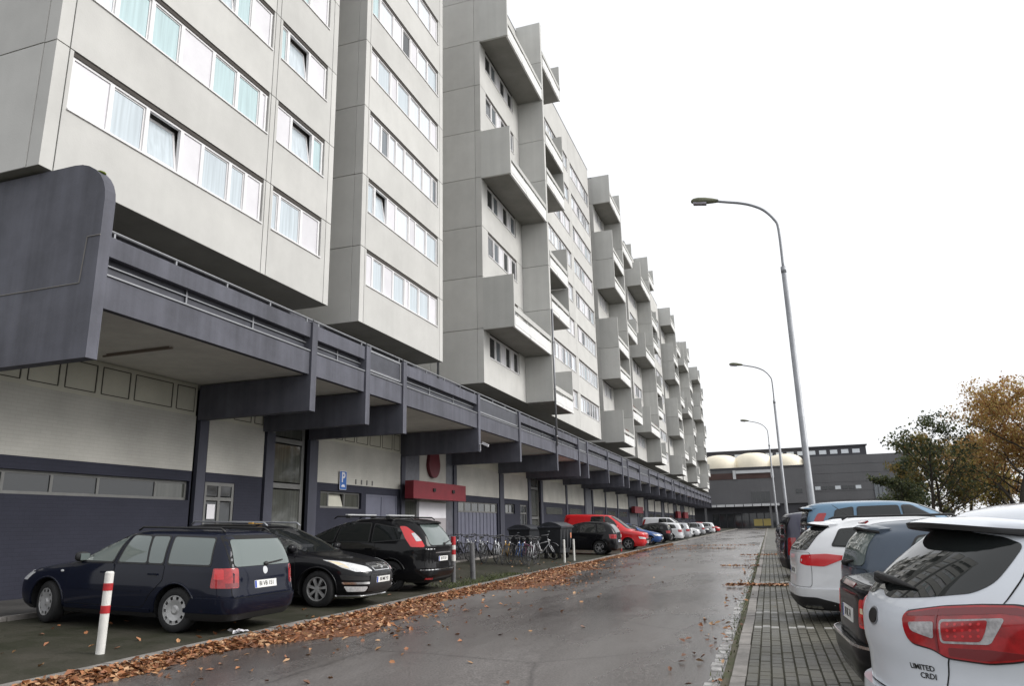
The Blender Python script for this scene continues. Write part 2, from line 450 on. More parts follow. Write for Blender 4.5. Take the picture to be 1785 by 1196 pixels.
# ------------------------------------------------------------------ the podium: raised deck, fins and the wall under it
XF, XW, ZBASE = -11.214, -14.774, 0.30  # deck and wall coordinates below baked after scaling the group about the camera
FY = [16.518, 19.402, 21.876, 28.765, 34.309, 41.163, 46.547, 49.039, 55.892, 61.944, 64.614, 70.933, 76.896, 83.660, 89.356, 96.120, 98.612, 105.376, 111.784, 114.276, 121.0, 126.9, 133.5, 139.4, 146, 152.2, 158.4, 165]
podium = empty('raised_deck', (-12.9, 85, 0.3), 0, 'blue-grey raised walkway deck with hanging fins along the foot of the high-rise', 'walkway')
def dpart(mb, name, mats, smooth=False): return mb.build(name, mats, podium, smooth, world=True)
dpart(MB().box(-24, XF-0.16, 9.772, 166, 5.630, 5.950), 'deck_slab', [cream])
dpart(MB().box(-24, XF-0.3, 9.772, 166, 5.952, 6.003), 'deck_topping', [soff])
dpart(MB().box(-14.418, -14.151, 10.6, 165, 6.008, Z0-0.002), 'deck_back_wall', [blue])
edges = [9.772]+FY
framed = {19.402, 28.765, 46.547, 61.944, 70.933, 96.120, 111.784}
mesh_d = mat('dark_mesh_panel', (0.05, 0.052, 0.065), 0.5, var=0.2, scale=3)
for a, b in zip(edges[:-1], edges[1:]):
    y0 = a+(0.13 if a > 11 else 0.0); y1 = b-0.13
    dpart(MB().box(XF-0.15, XF, y0+0.012, y1-0.012, 5.612, 6.235), 'fascia_panel', [blue])
    dpart(MB().box(XF-0.17, XF+0.03, y0+0.012, y1-0.012, 6.237, 6.270), 'fascia_capping', [rail_m])
    if a in framed:
        fr = MB()
        fr.box(XF-0.08, XF-0.02, y0+0.03, y1-0.03, 6.333, 6.395); fr.box(XF-0.08, XF-0.02, y0+0.03, y1-0.03, 6.947, 7.009)
        fr.box(XF-0.08, XF-0.02, y0+0.03, y0+0.1, 6.395, 6.947); fr.box(XF-0.08, XF-0.02, y1-0.1, y1-0.03, 6.395, 6.947)
        o = dpart(fr, 'guard_frame', [rail_m])
        MB().box(XF-0.06, XF-0.04, y0+0.1, y1-0.1, 6.395, 6.947).build('mesh_infill', [mesh_d], o)
    else:
        dpart(MB().box(XF-0.12, XF+0.002, y0+0.012, y1-0.012, 6.626, 7.018), 'parapet_panel', [blue])
        dpart(MB().box(XF-0.19, XF-0.175, y0+0.02, y1-0.02, 6.272, 6.70), 'mesh_infill', [mesh_d])
        g = MB().box(XF-0.16, XF-0.13, y0, y1, 6.485, 6.51)
        n = max(1, int((y1-y0)/2.301))
        for i in range(1, n+1): g.box(XF-0.16, XF-0.135, y0+(y1-y0)*i/(n+1)-0.02, y0+(y1-y0)*i/(n+1)+0.02, 6.244, 6.626)
        dpart(g, 'guard_rail', [rail_m])
    h = MB().tube([(XF-0.05, y0-0.1, 7.143), (XF-0.05, y1+0.1, 7.143)], 0.03, 8)
    n = max(1, int((y1-y0)/1.6))
    for i in range(n+1):
        yy = y0+0.15+(y1-y0-0.3)*i/n
        h.box(XF-0.07, XF-0.03, yy-0.02, yy+0.02, 7.009, 7.134)
    dpart(h, 'handrail', [rail_m])
for y in FY:
    f = MB()
    prof = [(XF+0.06, 4.633), (XF+0.06, 7.054), (XF-0.2, 7.054), (XF-0.2, 5.594), (XW, 5.594), (XW, 4.633)]
    f.prism(prof[::-1], 1, y-0.125, y+0.125)
    dpart(f, 'fin_beam', [blue])
# end wall with a rounded shoulder
pf = [(XF+0.06, 4.615), (XF+0.06, 7.685)]
for i in range(1, 8):
    a = i/7*math.pi/2
    pf.append((XF+0.06-0.86*(1-math.cos(a)), 7.685+0.828*math.sin(a)))
pf += [(-14.418, 8.513), (-14.952, 8.442), (-14.952, 4.615)]
dpart(MB().prism(pf[::-1], 1, 9.523, 9.768), 'end_wall', [blue])
es = MB()        # proud seam ribs on the end wall
seam = [(-19, 6.048), (-11.525, 6.048), (-11.463, 6.947), (XF+0.065, 6.947)]
for p, q in zip(seam[:-1], seam[1:]):
    es.tube([(p[0], 9.519, p[1]), (q[0], 9.519, q[1])], 0.014, 5)
dpart(es, 'wall_joint', [joint])
moss = mat('moss', (0.16, 0.2, 0.035), 0.95, var=0.4, scale=8)
dpart(MB().ellipsoid((XF-0.26, 9.648, 8.315), (0.09, 0.10, 0.03), 8, 5), 'moss_patch', [moss])
def cctv(y):
    z = 4.926
    c = MB().obox(Matrix.Translation((XF+0.3, y+0.05, z)) @ Matrix.Rotation(RAD(25), 4, 'Y'), 0.3, 0.1, 0.1)
    c.tube([(XF+0.06, y, z+0.02), (XF+0.2, y, z+0.02)], 0.02, 6)
    c.tube([(XF+0.1, y, z-0.25), (XF+0.1, y, z)], 0.02, 6)
    return c
tag(cctv(28.747).build('security_camera', [infill]), 'small white camera on the end of the fin above the red-fronted entrance', 'camera')

# ---------------- wall under the deck
def brick_mat(name, c1, c2, mortar, sc=1.0, bump=0.28):
    m = bpy.data.materials.new(name); m.use_nodes = True; t = m.node_tree; b = t.nodes['Principled BSDF']
    g = t.nodes.new('ShaderNodeNewGeometry'); sp = t.nodes.new('ShaderNodeSeparateXYZ'); cb = t.nodes.new('ShaderNodeCombineXYZ')
    t.links.new(g.outputs['Position'], sp.inputs[0]); t.links.new(sp.outputs['Y'], cb.inputs['X']); t.links.new(sp.outputs['Z'], cb.inputs['Y'])
    br = t.nodes.new('ShaderNodeTexBrick')
    br.inputs['Scale'].default_value = sc; br.inputs['Brick Width'].default_value = 0.25; br.inputs['Row Height'].default_value = 0.083
    br.inputs['Mortar Size'].default_value = 0.006; br.inputs['Mortar Smooth'].default_value = 0.3
    br.inputs['Color1'].default_value = (*c1, 1); br.inputs['Color2'].default_value = (*c2, 1); br.inputs['Mortar'].default_value = (*mortar, 1)
    t.links.new(cb.outputs[0], br.inputs['Vector'])
    n = t.nodes.new('ShaderNodeTexNoise'); n.inputs['Scale'].default_value = 0.8; n.inputs['Detail'].default_value = 6
    t.links.new(g.outputs['Position'], n.inputs['Vector'])
    mr = t.nodes.new('ShaderNodeMapRange'); mr.inputs['From Min'].default_value = 0.3; mr.inputs['From Max'].default_value = 0.7
    mr.inputs['To Min'].default_value = 0.82; mr.inputs['To Max'].default_value = 1.05
    t.links.new(n.outputs['Fac'], mr.inputs['Value'])
    mx = t.nodes.new('ShaderNodeMix'); mx.data_type = 'RGBA'; mx.blend_type = 'MULTIPLY'; mx.inputs['Factor'].default_value = 1
    t.links.new(br.outputs['Color'], mx.inputs['A']); t.links.new(mr.outputs[0], mx.inputs['B'])
    t.links.new(mx.outputs['Result'], b.inputs['Base Color'])
    bp = t.nodes.new('ShaderNodeBump'); bp.inputs['Strength'].default_value = bump; bp.inputs['Distance'].default_value = 0.006; bp.invert = True
    t.links.new(br.outputs['Fac'], bp.inputs['Height']); t.links.new(bp.outputs[0], b.inputs['Normal'])
    b.inputs['Roughness'].default_value = 0.8; b.inputs['Specular IOR Level'].default_value = 0.25
    return m
wbrick = brick_mat('white_painted_brick', (0.45, 0.44, 0.405), (0.435, 0.425, 0.39), (0.395, 0.385, 0.35))
bbrick = brick_mat('blue_painted_brick', (0.027, 0.0285, 0.043), (0.025, 0.0265, 0.040), (0.022, 0.023, 0.035))
shop = empty('ground_floor_wall', (XW, 85, ZBASE), 0, 'white over dark blue painted brick ground-floor wall under the raised deck', 'wall')
def spart(mb, name, mats, smooth=False): return mb.build(name, mats, shop, smooth, world=True)
alu = mat('grey_aluminium', (0.15, 0.15, 0.145), 0.5, metal=0.2, var=0.1)
creamw = mat('cream_panel', (0.47, 0.46, 0.39), 0.75, var=0.08, scale=1.5)
tile_d = mat('dark_tile', (0.10, 0.105, 0.125), 0.35, var=0.25, scale=4)
door_b = mat('blue_metal_door', (0.115, 0.12, 0.16), 0.5, var=0.12, scale=2, streak=0.3)
ZB = 3.218
def seg(y0, y1, z0, z1, m, name): return spart(MB().box(XW-0.3, XW, y0, y1, z0, z1), name, [m])
def hole_wall(y0, y1, z0, z1, holes, m, name):
    """wall rectangle with rectangular openings (ya,yb,za,zb), sorted along y, not overlapping in y"""
    p = MB(); y = y0
    for (a, b, c, d) in holes:
        if a > y: p.box(XW-0.3, XW, y, a, z0, z1)
        if c > z0: p.box(XW-0.3, XW, a, b, z0, c)
        if d < z1: p.box(XW-0.3, XW, a, b, d, z1)
        y = b
    if y < y1: p.box(XW-0.3, XW, y, y1, z0, z1)
    return spart(p, name, [m])
def glazing(y0, y1, z0, z1, splits, kinds, fm=alu, name='window', depth=0.1, fw=0.07, zsplit=None):
    e = [y0]; tot = sum(splits)
    for s_ in splits: e.append(e[-1]+(y1-y0)*s_/tot)
    fr = MB(); x0, x1 = XW-depth-0.08, XW-depth
    fr.box(x0, x1, y0, y1, z0, z0+fw); fr.box(x0, x1, y0, y1, z1-fw, z1)
    for i, v in enumerate(e):
        a = min(max(v-fw/2, y0), y1-fw); fr.box(x0, x1+0.003, a, a+fw, z0+fw, z1-fw)
    if zsplit:
        for zz in zsplit: fr.box(x0, x1+0.002, y0+fw, y1-fw, zz-fw/2, zz+fw/2)
    w = spart(fr, name, [fm])
    zz = [z0]+list(zsplit or [])+[z1]
    for i in range(len(splits)):
        for j in range(len(zz)-1):
            kd = kinds[i] if isinstance(kinds[i], str) else kinds[i][j]
            a, b, c, d = e[i]+fw*0.6, e[i+1]-fw*0.6, zz[j]+fw*0.8, zz[j+1]-fw*0.8
            if kd == 't':
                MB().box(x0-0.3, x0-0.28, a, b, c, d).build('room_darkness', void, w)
                M = Matrix.Translation((x0+0.06, (a+b)/2, c)) @ Matrix.Rotation(-RAD(18), 4, 'Y')
                MB().obox(M @ Matrix.Translation((0, 0, (d-c)/2)), 0.03, b-a-0.06, d-c).build('tilted_sash', [creamw], w)
            elif kd == 'p':
                MB().box(x0+0.01, x1-0.006, a, b, c, d).build('pane', creamw, w)
                gk = MB(); g_ = 0.022
                gk.box(x1-0.005, x1+0.006, a, b, c, c+g_); gk.box(x1-0.005, x1+0.006, a, b, d-g_, d); gk.box(x1-0.005, x1+0.006, a, a+g_, c+g_, d-g_); gk.box(x1-0.005, x1+0.006, b-g_, b, c+g_, d-g_)
                gk.build('gasket', slot, w)
            else:
                mm = {'p': creamw, 'd': g_dark, 'm': g_shade, 'b': door_b}[kd]
                MB().box(x0+0.02, x1-0.02, a, b, c, d).build('pane', mm, w)
    return w
g_shade = glass('shaded_glass', (0.075, 0.078, 0.07), curtain=0.3)
def column(y, w=0.4):
    spart(MB().box(XW-0.05, XW+0.07, y-w/2, y+w/2, ZBASE-0.2, 4.642), 'column', [blue_d])
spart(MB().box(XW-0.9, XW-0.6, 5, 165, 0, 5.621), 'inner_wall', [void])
# bay 0
z1u = 5.621
def upper(y0, y1, splits): glazing(y0, y1, 4.731, z1u-0.01, splits, ['p']*len(splits), fm=creamw, depth=0.03, fw=0.13, name='upper_window')
def top_wall(y0, y1, splits=None):
    if splits: upper(y0, y1, splits)
    else: seg(y0, y1, 4.731, z1u-0.005, creamw, 'upper_panel')
    seg(y0, y1, ZB, 4.726, wbrick, 'white_brick_wall')
top_wall(4.615, 16.340, [1.2]*6+[1.15, 1.15, 1.25, 1.25, 1.8, 1.05])
hole_wall(4.615, 16.340, ZBASE-0.2, ZB-0.004, [(5.3, 16.287, 2.434, 2.942)], bbrick, 'blue_brick_wall')
glazing(5.3, 16.287, 2.434, 2.942, [1.6, 1.6, 1.5, 1.75, 1.25, 1.35, 1.95, 1.2], ['d', 'd', 'd', 'd', 'd', 'd', 'd', 'm'])
column(16.62, 0.34)
# bay 1: door
top_wall(16.883, 19.358, [1, 1, 0.6])
hole_wall(16.883, 19.358, ZBASE-0.2, ZB-0.004, [(16.892, 18.120, ZBASE, 2.960)], bbrick, 'blue_brick_wall')
glazing(16.892, 18.120, ZBASE, 2.960, [1, 1], [('d', 'd'), ('d', 'd')], zsplit=[2.497], name='entrance_door', depth=0.02, fw=0.1)
spart(MB().box(XW-0.016, XW-0.006, 17.043, 17.355, 1.945, 2.346), 'paper_notice', [infill])
column(19.62, 0.42)
# bay 2: tall glazed stair
glazing(19.900, 21.698, ZBASE, 5.594, [1], [('m', 'm', 'm')], zsplit=[3.013, 4.481], name='stair_window', depth=0.12, fw=0.16)
column(22.02, 0.5)
# bay 3
top_wall(22.357, 28.658, [1, 1, 1, 1.2, 1.2, 1.2, 0.8])
hole_wall(22.357, 28.658, ZBASE-0.2, ZB-0.004, [(22.606, 25.410, 2.346, 2.942), (25.765, 28.391, ZBASE, 2.924)], bbrick, 'blue_brick_wall')
glazing(22.606, 25.410, 2.346, 2.942, [0.7, 1.2, 1.2], ['m', 't', 'm'])
glazing(25.765, 28.391, ZBASE, 2.924, [1, 1], ['b', 'b'], fm=door_b, name='metal_double_door', depth=0.02, fw=0.08)
for i in range(4): spart(MB().box(XW+0.0, XW+0.03, 24.920+i*0.42, 24.973+i*0.42, 3.262, 3.440), 'wall_vent', [alu])
column(28.800, 0.34)
# bay 4: entrance with red fascia
seg(28.969, 30.483, 3.591, z1u, tile_d, 'tile_panel'); seg(33.464, 34.443, ZBASE, z1u, tile_d, 'tile_panel')
seg(30.491, 33.446, 2.746, z1u, wbrick, 'white_panel')
glazing(28.978, 30.474, ZBASE, 2.835, [1], ['m'], name='shop_window', depth=0.12)
seg(30.491, 33.446, ZBASE, 1.0, wbrick, 'white_panel')
stripe = mat('grey_stripe', (0.32, 0.30, 0.31), 0.7)
seg(30.491, 33.446, 1.005, 2.034, stripe, 'grey_panel'); seg(30.491, 33.446, 2.038, 2.742, infill, 'white_panel')
red_p = mat('dark_red_panel', (0.16, 0.012, 0.020), 0.6, var=0.15, scale=2)
red_d = mat('deep_red', (0.11, 0.010, 0.018), 0.5, var=0.15)
fas = tag(MB().box(XW+0.35, XW+0.75, 28.391, 34.176, 2.817, 3.565).build('entrance_fascia', [red_p]), 'dark red box fascia over the ground-floor entrance', 'fascia board')
for yy in (30.438, 32.574): MB().box(XW+0.74, XW+0.80, yy-0.12, yy+0.12, 3.155, 3.298).build('spotlight', [void], fas)
rs = MB(); poly = []
for i in range(17):
    a = math.pi+math.pi*i/16; poly.append((31.817+0.62*math.cos(a), 4.481+0.62*math.sin(a)))
poly += [(32.307, 4.971), (32.218, 5.594), (31.417, 5.594), (31.328, 4.971)]
tag(rs.prism(poly, 0, XW+0.01, XW+0.16).build('round_red_sign', [red_d]), 'dark red rounded sign hanging on the white panel above the red fascia', 'sign')
column(34.487, 0.36)
# bay 5: roller gate with lights
top_wall(34.666, 41.118)
hole_wall(34.666, 41.118, ZBASE-0.2, ZB-0.004, [(34.977, 40.851, ZBASE, 2.888)], bbrick, 'blue_brick_wall')
glazing(34.977, 40.851, 2.346, 2.888, [1.1]*6, ['m', 'd', 'd', 'd', 'm', 'm'], name='gate_light', depth=0.06)
for i in range(22):
    y = 34.98+i*0.266
    spart(MB().box(XW-0.14, XW-0.06-0.025*(i % 2), y+0.004, y+0.262, ZBASE, 2.341), 'gate_slat', [door_b])
column(41.474, 0.7)
top_wall(41.812, 46.725)
hole_wall(41.812, 46.725, ZBASE-0.2, ZB-0.004, [(42.186, 43.966, 2.346, 2.924), (45.034, 46.458, ZBASE, 2.924)], bbrick, 'blue_brick_wall')
glazing(42.186, 43.966, 2.346, 2.924, [1, 1], ['m', 'd']); glazing(45.034, 46.458, ZBASE, 2.924, [1, 0.6], [('d', 'd'), ('d', 'd')], zsplit=[2.390], name='entrance_door', depth=0.05, fw=0.1)
column(46.947, 0.5)
glazing(47.179, 49.484, ZBASE, 5.594, [1], [('m', 'm', 'm')], zsplit=[2.123, 4.081], name='stair_window', depth=0.12, fw=0.16)
column(49.751, 0.55)
cols = [50.018, 56.604, 62.834, 65.771, 71.467, 77.608, 84.194, 90.068, 95.586, 98.434, 104.664, 111.606, 114.632, 119.438, 126.4, 131.0, 137, 143.3, 152.2, 159.3, 164.6]
for i, (a, b) in enumerate(zip(cols[:-1], cols[1:])):
    a2, b2 = a+0.25, b-0.25
    if b-a < 3.725:
        seg(a2, b2, ZBASE-0.1, z1u, tile_d, 'tile_panel')
    elif 80 < a < 86:
        seg(a2, b2, ZBASE-0.1, z1u, tile_d, 'tile_panel')
        spart(MB().box(XW+0.3, XW+0.7, a2-0.2, b2+0.2, 2.817, 3.547), 'red_fascia', [red_p])
    elif 126 < a < 127 or 136 < a < 138:
        seg(a2, b2, ZBASE-0.1, z1u, tile_d, 'tile_panel')
        spart(MB().box(XW+0.3, XW+0.7, a2-0.2, b2+0.2, 2.479, 3.547), 'red_fascia', [red_p])
    else:
        top_wall(a2, b2)
        seg(a2, b2, ZBASE-0.2, ZB-0.004, bbrick, 'blue_brick_wall')
        spart(MB().box(XW-0.02, XW+0.02, a2+0.6, b2-1.2, 2.390, 2.880), 'window_strip', [g_shade])
    if i: column(a, 0.45)

lf = MB().box(-14.2, -12.2, 12.57, 12.61, 5.56, 5.60); lf.box(-14.1, -12.3, 12.58, 12.60, 5.60, 5.632)
tag(lf.build('strip_light', [mat('brown_light_housing', (0.2, 0.16, 0.13), 0.6)]), 'unlit brown strip light under the raised deck near its end', 'light fitting')
# ------------------------------------------------------------------ ground, road, kerbs
KL, KR = -7.25, -0.50         # kerb lines
def ground_mats():
    # asphalt: damp, patched
    m = bpy.data.materials.new('damp_asphalt'); m.use_nodes = True; t = m.node_tree; b = t.nodes['Principled BSDF']
    L = t.links.new
    g = t.nodes.new('ShaderNodeNewGeometry')
    n1 = t.nodes.new('ShaderNodeTexNoise'); n1.inputs['Scale'].default_value = 0.22; n1.inputs['Detail'].default_value = 7; n1.inputs['Roughness'].default_value = 0.6
    mp = t.nodes.new('ShaderNodeMapping'); mp.inputs['Scale'].default_value = (1.6, 0.45, 1)
    L(g.outputs['Position'], mp.inputs['Vector']); L(mp.outputs[0], n1.inputs['Vector'])
    n2 = t.nodes.new('ShaderNodeTexNoise'); n2.inputs['Scale'].default_value = 45; n2.inputs['Detail'].default_value = 3
    L(g.outputs['Position'], n2.inputs['Vector'])
    n3 = t.nodes.new('ShaderNodeTexNoise'); n3.inputs['Scale'].default_value = 1.3; n3.inputs['Detail'].default_value = 8
    L(g.outputs['Position'], n3.inputs['Vector'])
    vo = t.nodes.new('ShaderNodeTexVoronoi'); vo.feature = 'DISTANCE_TO_EDGE'; vo.inputs['Scale'].default_value = 0.33; vo.inputs['Randomness'].default_value = 1
    dm = t.nodes.new('ShaderNodeMix'); dm.data_type = 'VECTOR'; dm.inputs['Factor'].default_value = 0.12
    L(g.outputs['Position'], dm.inputs['A']); L(n3.outputs['Color'], dm.inputs['B'])
    L(dm.outputs['Result'], vo.inputs['Vector'])
    cr = t.nodes.new('ShaderNodeMapRange'); cr.inputs['From Min'].default_value = 0.0; cr.inputs['From Max'].default_value = 0.012
    cr.inputs['To Min'].default_value = 0.65; cr.inputs['To Max'].default_value = 1.0
    L(vo.outputs['Distance'], cr.inputs['Value'])
    r = t.nodes.new('ShaderNodeValToRGB')
    r.color_ramp.elements[0].position = 0.35; r.color_ramp.elements[0].color = (0.066, 0.058, 0.055, 1)
    r.color_ramp.elements[1].position = 0.68; r.color_ramp.elements[1].color = (0.15, 0.139, 0.134, 1)
    L(n1.outputs['Fac'], r.inputs['Fac'])
    mx = t.nodes.new('ShaderNodeMix'); mx.data_type = 'RGBA'; mx.blend_type = 'MULTIPLY'; mx.inputs['Factor'].default_value = 1
    L(r.outputs[0], mx.inputs['A']); L(cr.outputs[0], mx.inputs['B'])
    m2 = t.nodes.new('ShaderNodeMapRange'); m2.inputs['From Min'].default_value = 0.3; m2.inputs['From Max'].default_value = 0.7
    m2.inputs['To Min'].default_value = 0.55; m2.inputs['To Max'].default_value = 1.55
    L(n2.outputs['Fac'], m2.inputs['Value'])
    mx2 = t.nodes.new('ShaderNodeMix'); mx2.data_type = 'RGBA'; mx2.blend_type = 'MULTIPLY'; mx2.inputs['Factor'].default_value = 1
    L(mx.outputs['Result'], mx2.inputs['A']); L(m2.outputs[0], mx2.inputs['B']); L(mx2.outputs['Result'], b.inputs['Base Color'])
    rr = t.nodes.new('ShaderNodeMapRange'); rr.inputs['From Min'].default_value = 0.35; rr.inputs['From Max'].default_value = 0.65
    rr.inputs['To Min'].default_value = 0.14; rr.inputs['To Max'].default_value = 0.42
    L(n1.outputs['Fac'], rr.inputs['Value']); L(rr.outputs[0], b.inputs['Roughness'])
    bp = t.nodes.new('ShaderNodeBump'); bp.inputs['Strength'].default_value = 0.22; bp.inputs['Distance'].default_value = 0.01
    L(n2.outputs['Fac'], bp.inputs['Height']); L(bp.outputs[0], b.inputs['Normal'])
    return m
asphalt = ground_mats()
bay_m = mat('mossy_bay_paving', (0.050, 0.046, 0.036), 0.6, var=0.3, scale=1.1, bump=0.4, bscale=40, col2=(0.024, 0.026, 0.015), rvar=0.1, spec=0.25)
pave_m = mat('dark_pavement', (0.055, 0.053, 0.050), 0.7, var=0.3, scale=1.5, bump=0.3, bscale=50)
kerb_m = mat('kerb_stone', (0.22, 0.205, 0.19), 0.65, var=0.3, scale=5, bump=0.3)
earth = mat('ground_earth', (0.08, 0.078, 0.06), 0.9, var=0.3, scale=0.2)
def sheet(name, quad_rows, m):     # rows of (x,z) profile extruded along y0..y1
    prof, y0, y1 = quad_rows
    p = MB(); n = len(prof)
    vs = [(x, y0, z) for x, z in prof]+[(x, y1, z) for x, z in prof]
    p.add(vs, [(i, i+1, n+i+1, n+i) for i in range(n-1)])
    return tag(p.build(name, [m]), kind='structure')
tag(MB().add([(-700, -300, -0.06), (700, -300, -0.06), (700, 1500, -0.06), (-700, 1500, -0.06)], [(0, 1, 2, 3)]).build('ground', [earth]), kind='structure')
sheet('road', ([(KL, 0.0), (-4.0, 0.05), (KR-0.06, 0.0)], -30, 196), asphalt)
sheet('parking_bay', ([(-11.5, 0.26), (KL-0.13, 0.10)], -30, 190), bay_m)
sheet('pavement', ([(-17.6, 0.32), (-11.62, 0.32)], -30, 190), pave_m)
def zbay(x): return 0.10+(0.26-0.10)*max(0, min(1, (KL-0.13-x)/(11.5+KL-0.13)))
# kerb stones, one piece each
kl = tag(empty('kerb', (KL, 0, 0)), 'pale grey stone kerb along the left edge of the road', 'kerb', kind='structure')
base_k = MB().box(-0.125, 0, 0.006, 0.994, -0.05, 0.115).mesh('kerb_stone', [kerb_m])
rk = random.Random(11)
for i in range(-2, 100):
    o = link('kerb_stone', base_k, kl); o.location = (rk.uniform(-0.008, 0.008), i, rk.uniform(-0.012, 0.006)); o.rotation_euler = (0, 0, rk.uniform(-0.006, 0.006))
far_k = MB().box(KL-0.125, KL, 100, 190, -0.05, 0.115).build('kerb_run', [kerb_m], kl, world=True); tag(far_k, kind='stuff')
k2 = tag(empty('low_kerb', (-11.5, 0, 0.26)), 'low kerb between the left parking bay and the pavement by the wall', 'kerb', kind='structure')
base_k2 = MB().box(-0.12, 0, 0.006, 0.994, -0.1, 0.075).mesh('kerb_stone', [kerb_m])
for i in range(0, 60):
    o = link('kerb_stone', base_k2, k2); o.location = (rk.uniform(-0.006, 0.006), i, rk.uniform(-0.008, 0.004))
# right side: gutter setts, moss strip, flush kerb, block paving
gut_m = mat('wet_shine_gutter_sett', (0.33, 0.32, 0.31), 0.25, var=0.35, scale=6, bump=0.3, space='pos', rvar=0.12)  # wet reflection on the setts put into their pale colour
gl = tag(empty('gutter', (KR-0.5, 0, 0)), 'gutter of pale setts with wet shine in their colour along the right edge of the road', 'gutter', kind='structure')
sett = []
for q in range(4):
    w, l = 0.135+0.012*q, 0.20+0.02*q
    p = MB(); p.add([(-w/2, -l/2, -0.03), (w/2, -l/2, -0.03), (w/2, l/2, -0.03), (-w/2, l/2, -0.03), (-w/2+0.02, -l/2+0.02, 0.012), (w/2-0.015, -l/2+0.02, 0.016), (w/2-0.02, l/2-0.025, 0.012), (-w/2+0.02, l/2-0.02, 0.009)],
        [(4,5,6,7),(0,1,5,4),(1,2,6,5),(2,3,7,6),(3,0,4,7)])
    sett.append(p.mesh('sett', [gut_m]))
sheet('moss_strip', ([(KR-0.09, 0.012), (KR-0.0, 0.018)], -30, 190), mat('mossy_gutter', (0.055, 0.065, 0.022), 0.8, var=0.5, scale=3, bump=0.6, bscale=60, col2=(0.10, 0.085, 0.06)))
y = 2.0
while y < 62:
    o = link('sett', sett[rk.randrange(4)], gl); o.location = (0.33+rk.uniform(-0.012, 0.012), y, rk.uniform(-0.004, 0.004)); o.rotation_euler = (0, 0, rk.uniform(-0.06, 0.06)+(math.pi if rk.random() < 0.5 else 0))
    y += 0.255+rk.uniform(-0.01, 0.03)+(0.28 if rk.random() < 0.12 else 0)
kr = tag(empty('flush_kerb', (KR, 0, 0)), 'flush pale kerb between the gutter and the right-hand block paving', 'kerb', kind='structure')
base_k3 = MB().box(0, 0.135, 0.005, 0.995, -0.05, 0.045).mesh('kerb_stone', [kerb_m])
for i in range(2, 80):
    o = link('kerb_stone', base_k3, kr); o.location = (rk.uniform(-0.006, 0.006), i, rk.uniform(-0.006, 0.006)); o.rotation_euler = (0, 0, rk.uniform(-0.005, 0.005))
tag(MB().box(KR, KR+0.15, 80, 190, -0.05, 0.045).build('kerb_run', [kerb_m], kr, world=True), kind='stuff')
pv_m = mat('grey_paver', (0.080, 0.076, 0.058), 0.5, var=0.3, scale=1.3, bump=0.3, bscale=70, rvar=0.12)
pv_w = mat('white_paver', (0.34, 0.335, 0.32), 0.55, var=0.3, scale=5, bump=0.3, bscale=70)
mossj = mat('mossy_joint', (0.068, 0.066, 0.044), 0.9, var=0.4, scale=3)
PX0 = KR+0.14
bay_r = sheet('paved_bay', ([(PX0, 0.026), (9.0, 0.026)], -30, 190), mossj)
PW, PL = 0.117, 0.2
pvr = MB()
pm = MB()
def paver_verts(w, l, z): return [(0, 0, 0), (w, 0, 0), (w, l, 0), (0, l, 0), (0.006, 0.006, z), (w-0.006, 0.006, z), (w-0.006, l-0.006, z), (0.006, l-0.006, z)]
PF = [(4,5,6,7),(0,1,5,4),(1,2,6,5),(2,3,7,6),(3,0,4,7)]
one_p = MB().add(paver_verts(PW-0.009, PL-0.006, 0.016), PF).mesh('paver', [pv_m])
one_w = MB().add(paver_verts(PW-0.009, PL-0.006, 0.016), PF).mesh('paver', [pv_w])
white_rows = {58, 67, 100}
cnt = 0
for j in range(20, 200):
    y = j*PL+0.0
    for i in range(0, 34 if j < 110 else 16):
        x = PX0+0.006+i*PW
        px = x/ y
        white = j in white_rows and (i % 4 != 3)
        near = 41 <= j < 60 and i < 15
        if near and cnt < 285:
            o = link('paver', one_w if white else one_p, bay_r); o.location = (x, y+(PL/2 if i % 2 else 0), 0.027+rk.uniform(-0.003, 0.002)); o.rotation_euler = (rk.uniform(-0.01, 0.01), rk.uniform(-0.01, 0.01), rk.uniform(-0.012, 0.012))
            cnt += 1
        else:
            dz = 0.027+rk.uniform(-0.003, 0.002)
            pvr.add([(a+x, b+y+(PL/2 if i % 2 else 0), c+dz) for a, b, c in paver_verts(PW-0.009, PL-0.006, 0.016)], PF, 1 if white else 0)
tag(pvr.build('paver_field', [pv_m, pv_w], bay_r), kind='stuff')
far_pv = sheet('far_paving', ([(PX0+0.01, 0.04), (9.0, 0.04)], 40.1, 190), pv_m)
# ------------------------------------------------------------------ car generator: a skin of horizontal outlines, panels laid on it
black_pl = mat('black_plastic', (0.018, 0.018, 0.019), 0.55, bump=0.05, bscale=200, space='obj')
rubber = mat('tyre_rubber', (0.016, 0.016, 0.017), 0.8, var=0.2, scale=9, space='obj')
gapm = mat('shut_line', (0.006, 0.006, 0.006), 0.8)
chrome = mat('chrome', (0.72, 0.72, 0.72), 0.12, metal=1.0)
alloy = mat('alloy_rim', (0.42, 0.42, 0.43), 0.32, metal=0.75, var=0.12, scale=12, space='obj')
alloy_d = mat('dark_alloy_rim', (0.16, 0.16, 0.165), 0.35, metal=0.6, var=0.15, scale=12, space='obj')
hubcap = mat('silver_hubcap', (0.45, 0.45, 0.45), 0.4, metal=0.45, var=0.15, scale=15, space='obj')
carglass = glass('car_glass', (0.014, 0.016, 0.016), rough=0.01, ior=1.55)
carglass_l = glass('green_tinted_lightened_glass', (0.115, 0.14, 0.135), rough=0.015, ior=1.7)  # green tint, with light showing through put into the base colour
redlens = mat('red_lens', (0.34, 0.008, 0.012), 0.12, ior=1.55, coat=0.6, var=0.25, scale=18, space='obj')
redlens_d = mat('dark_red_lens', (0.16, 0.006, 0.010), 0.15, ior=1.55, coat=0.6)
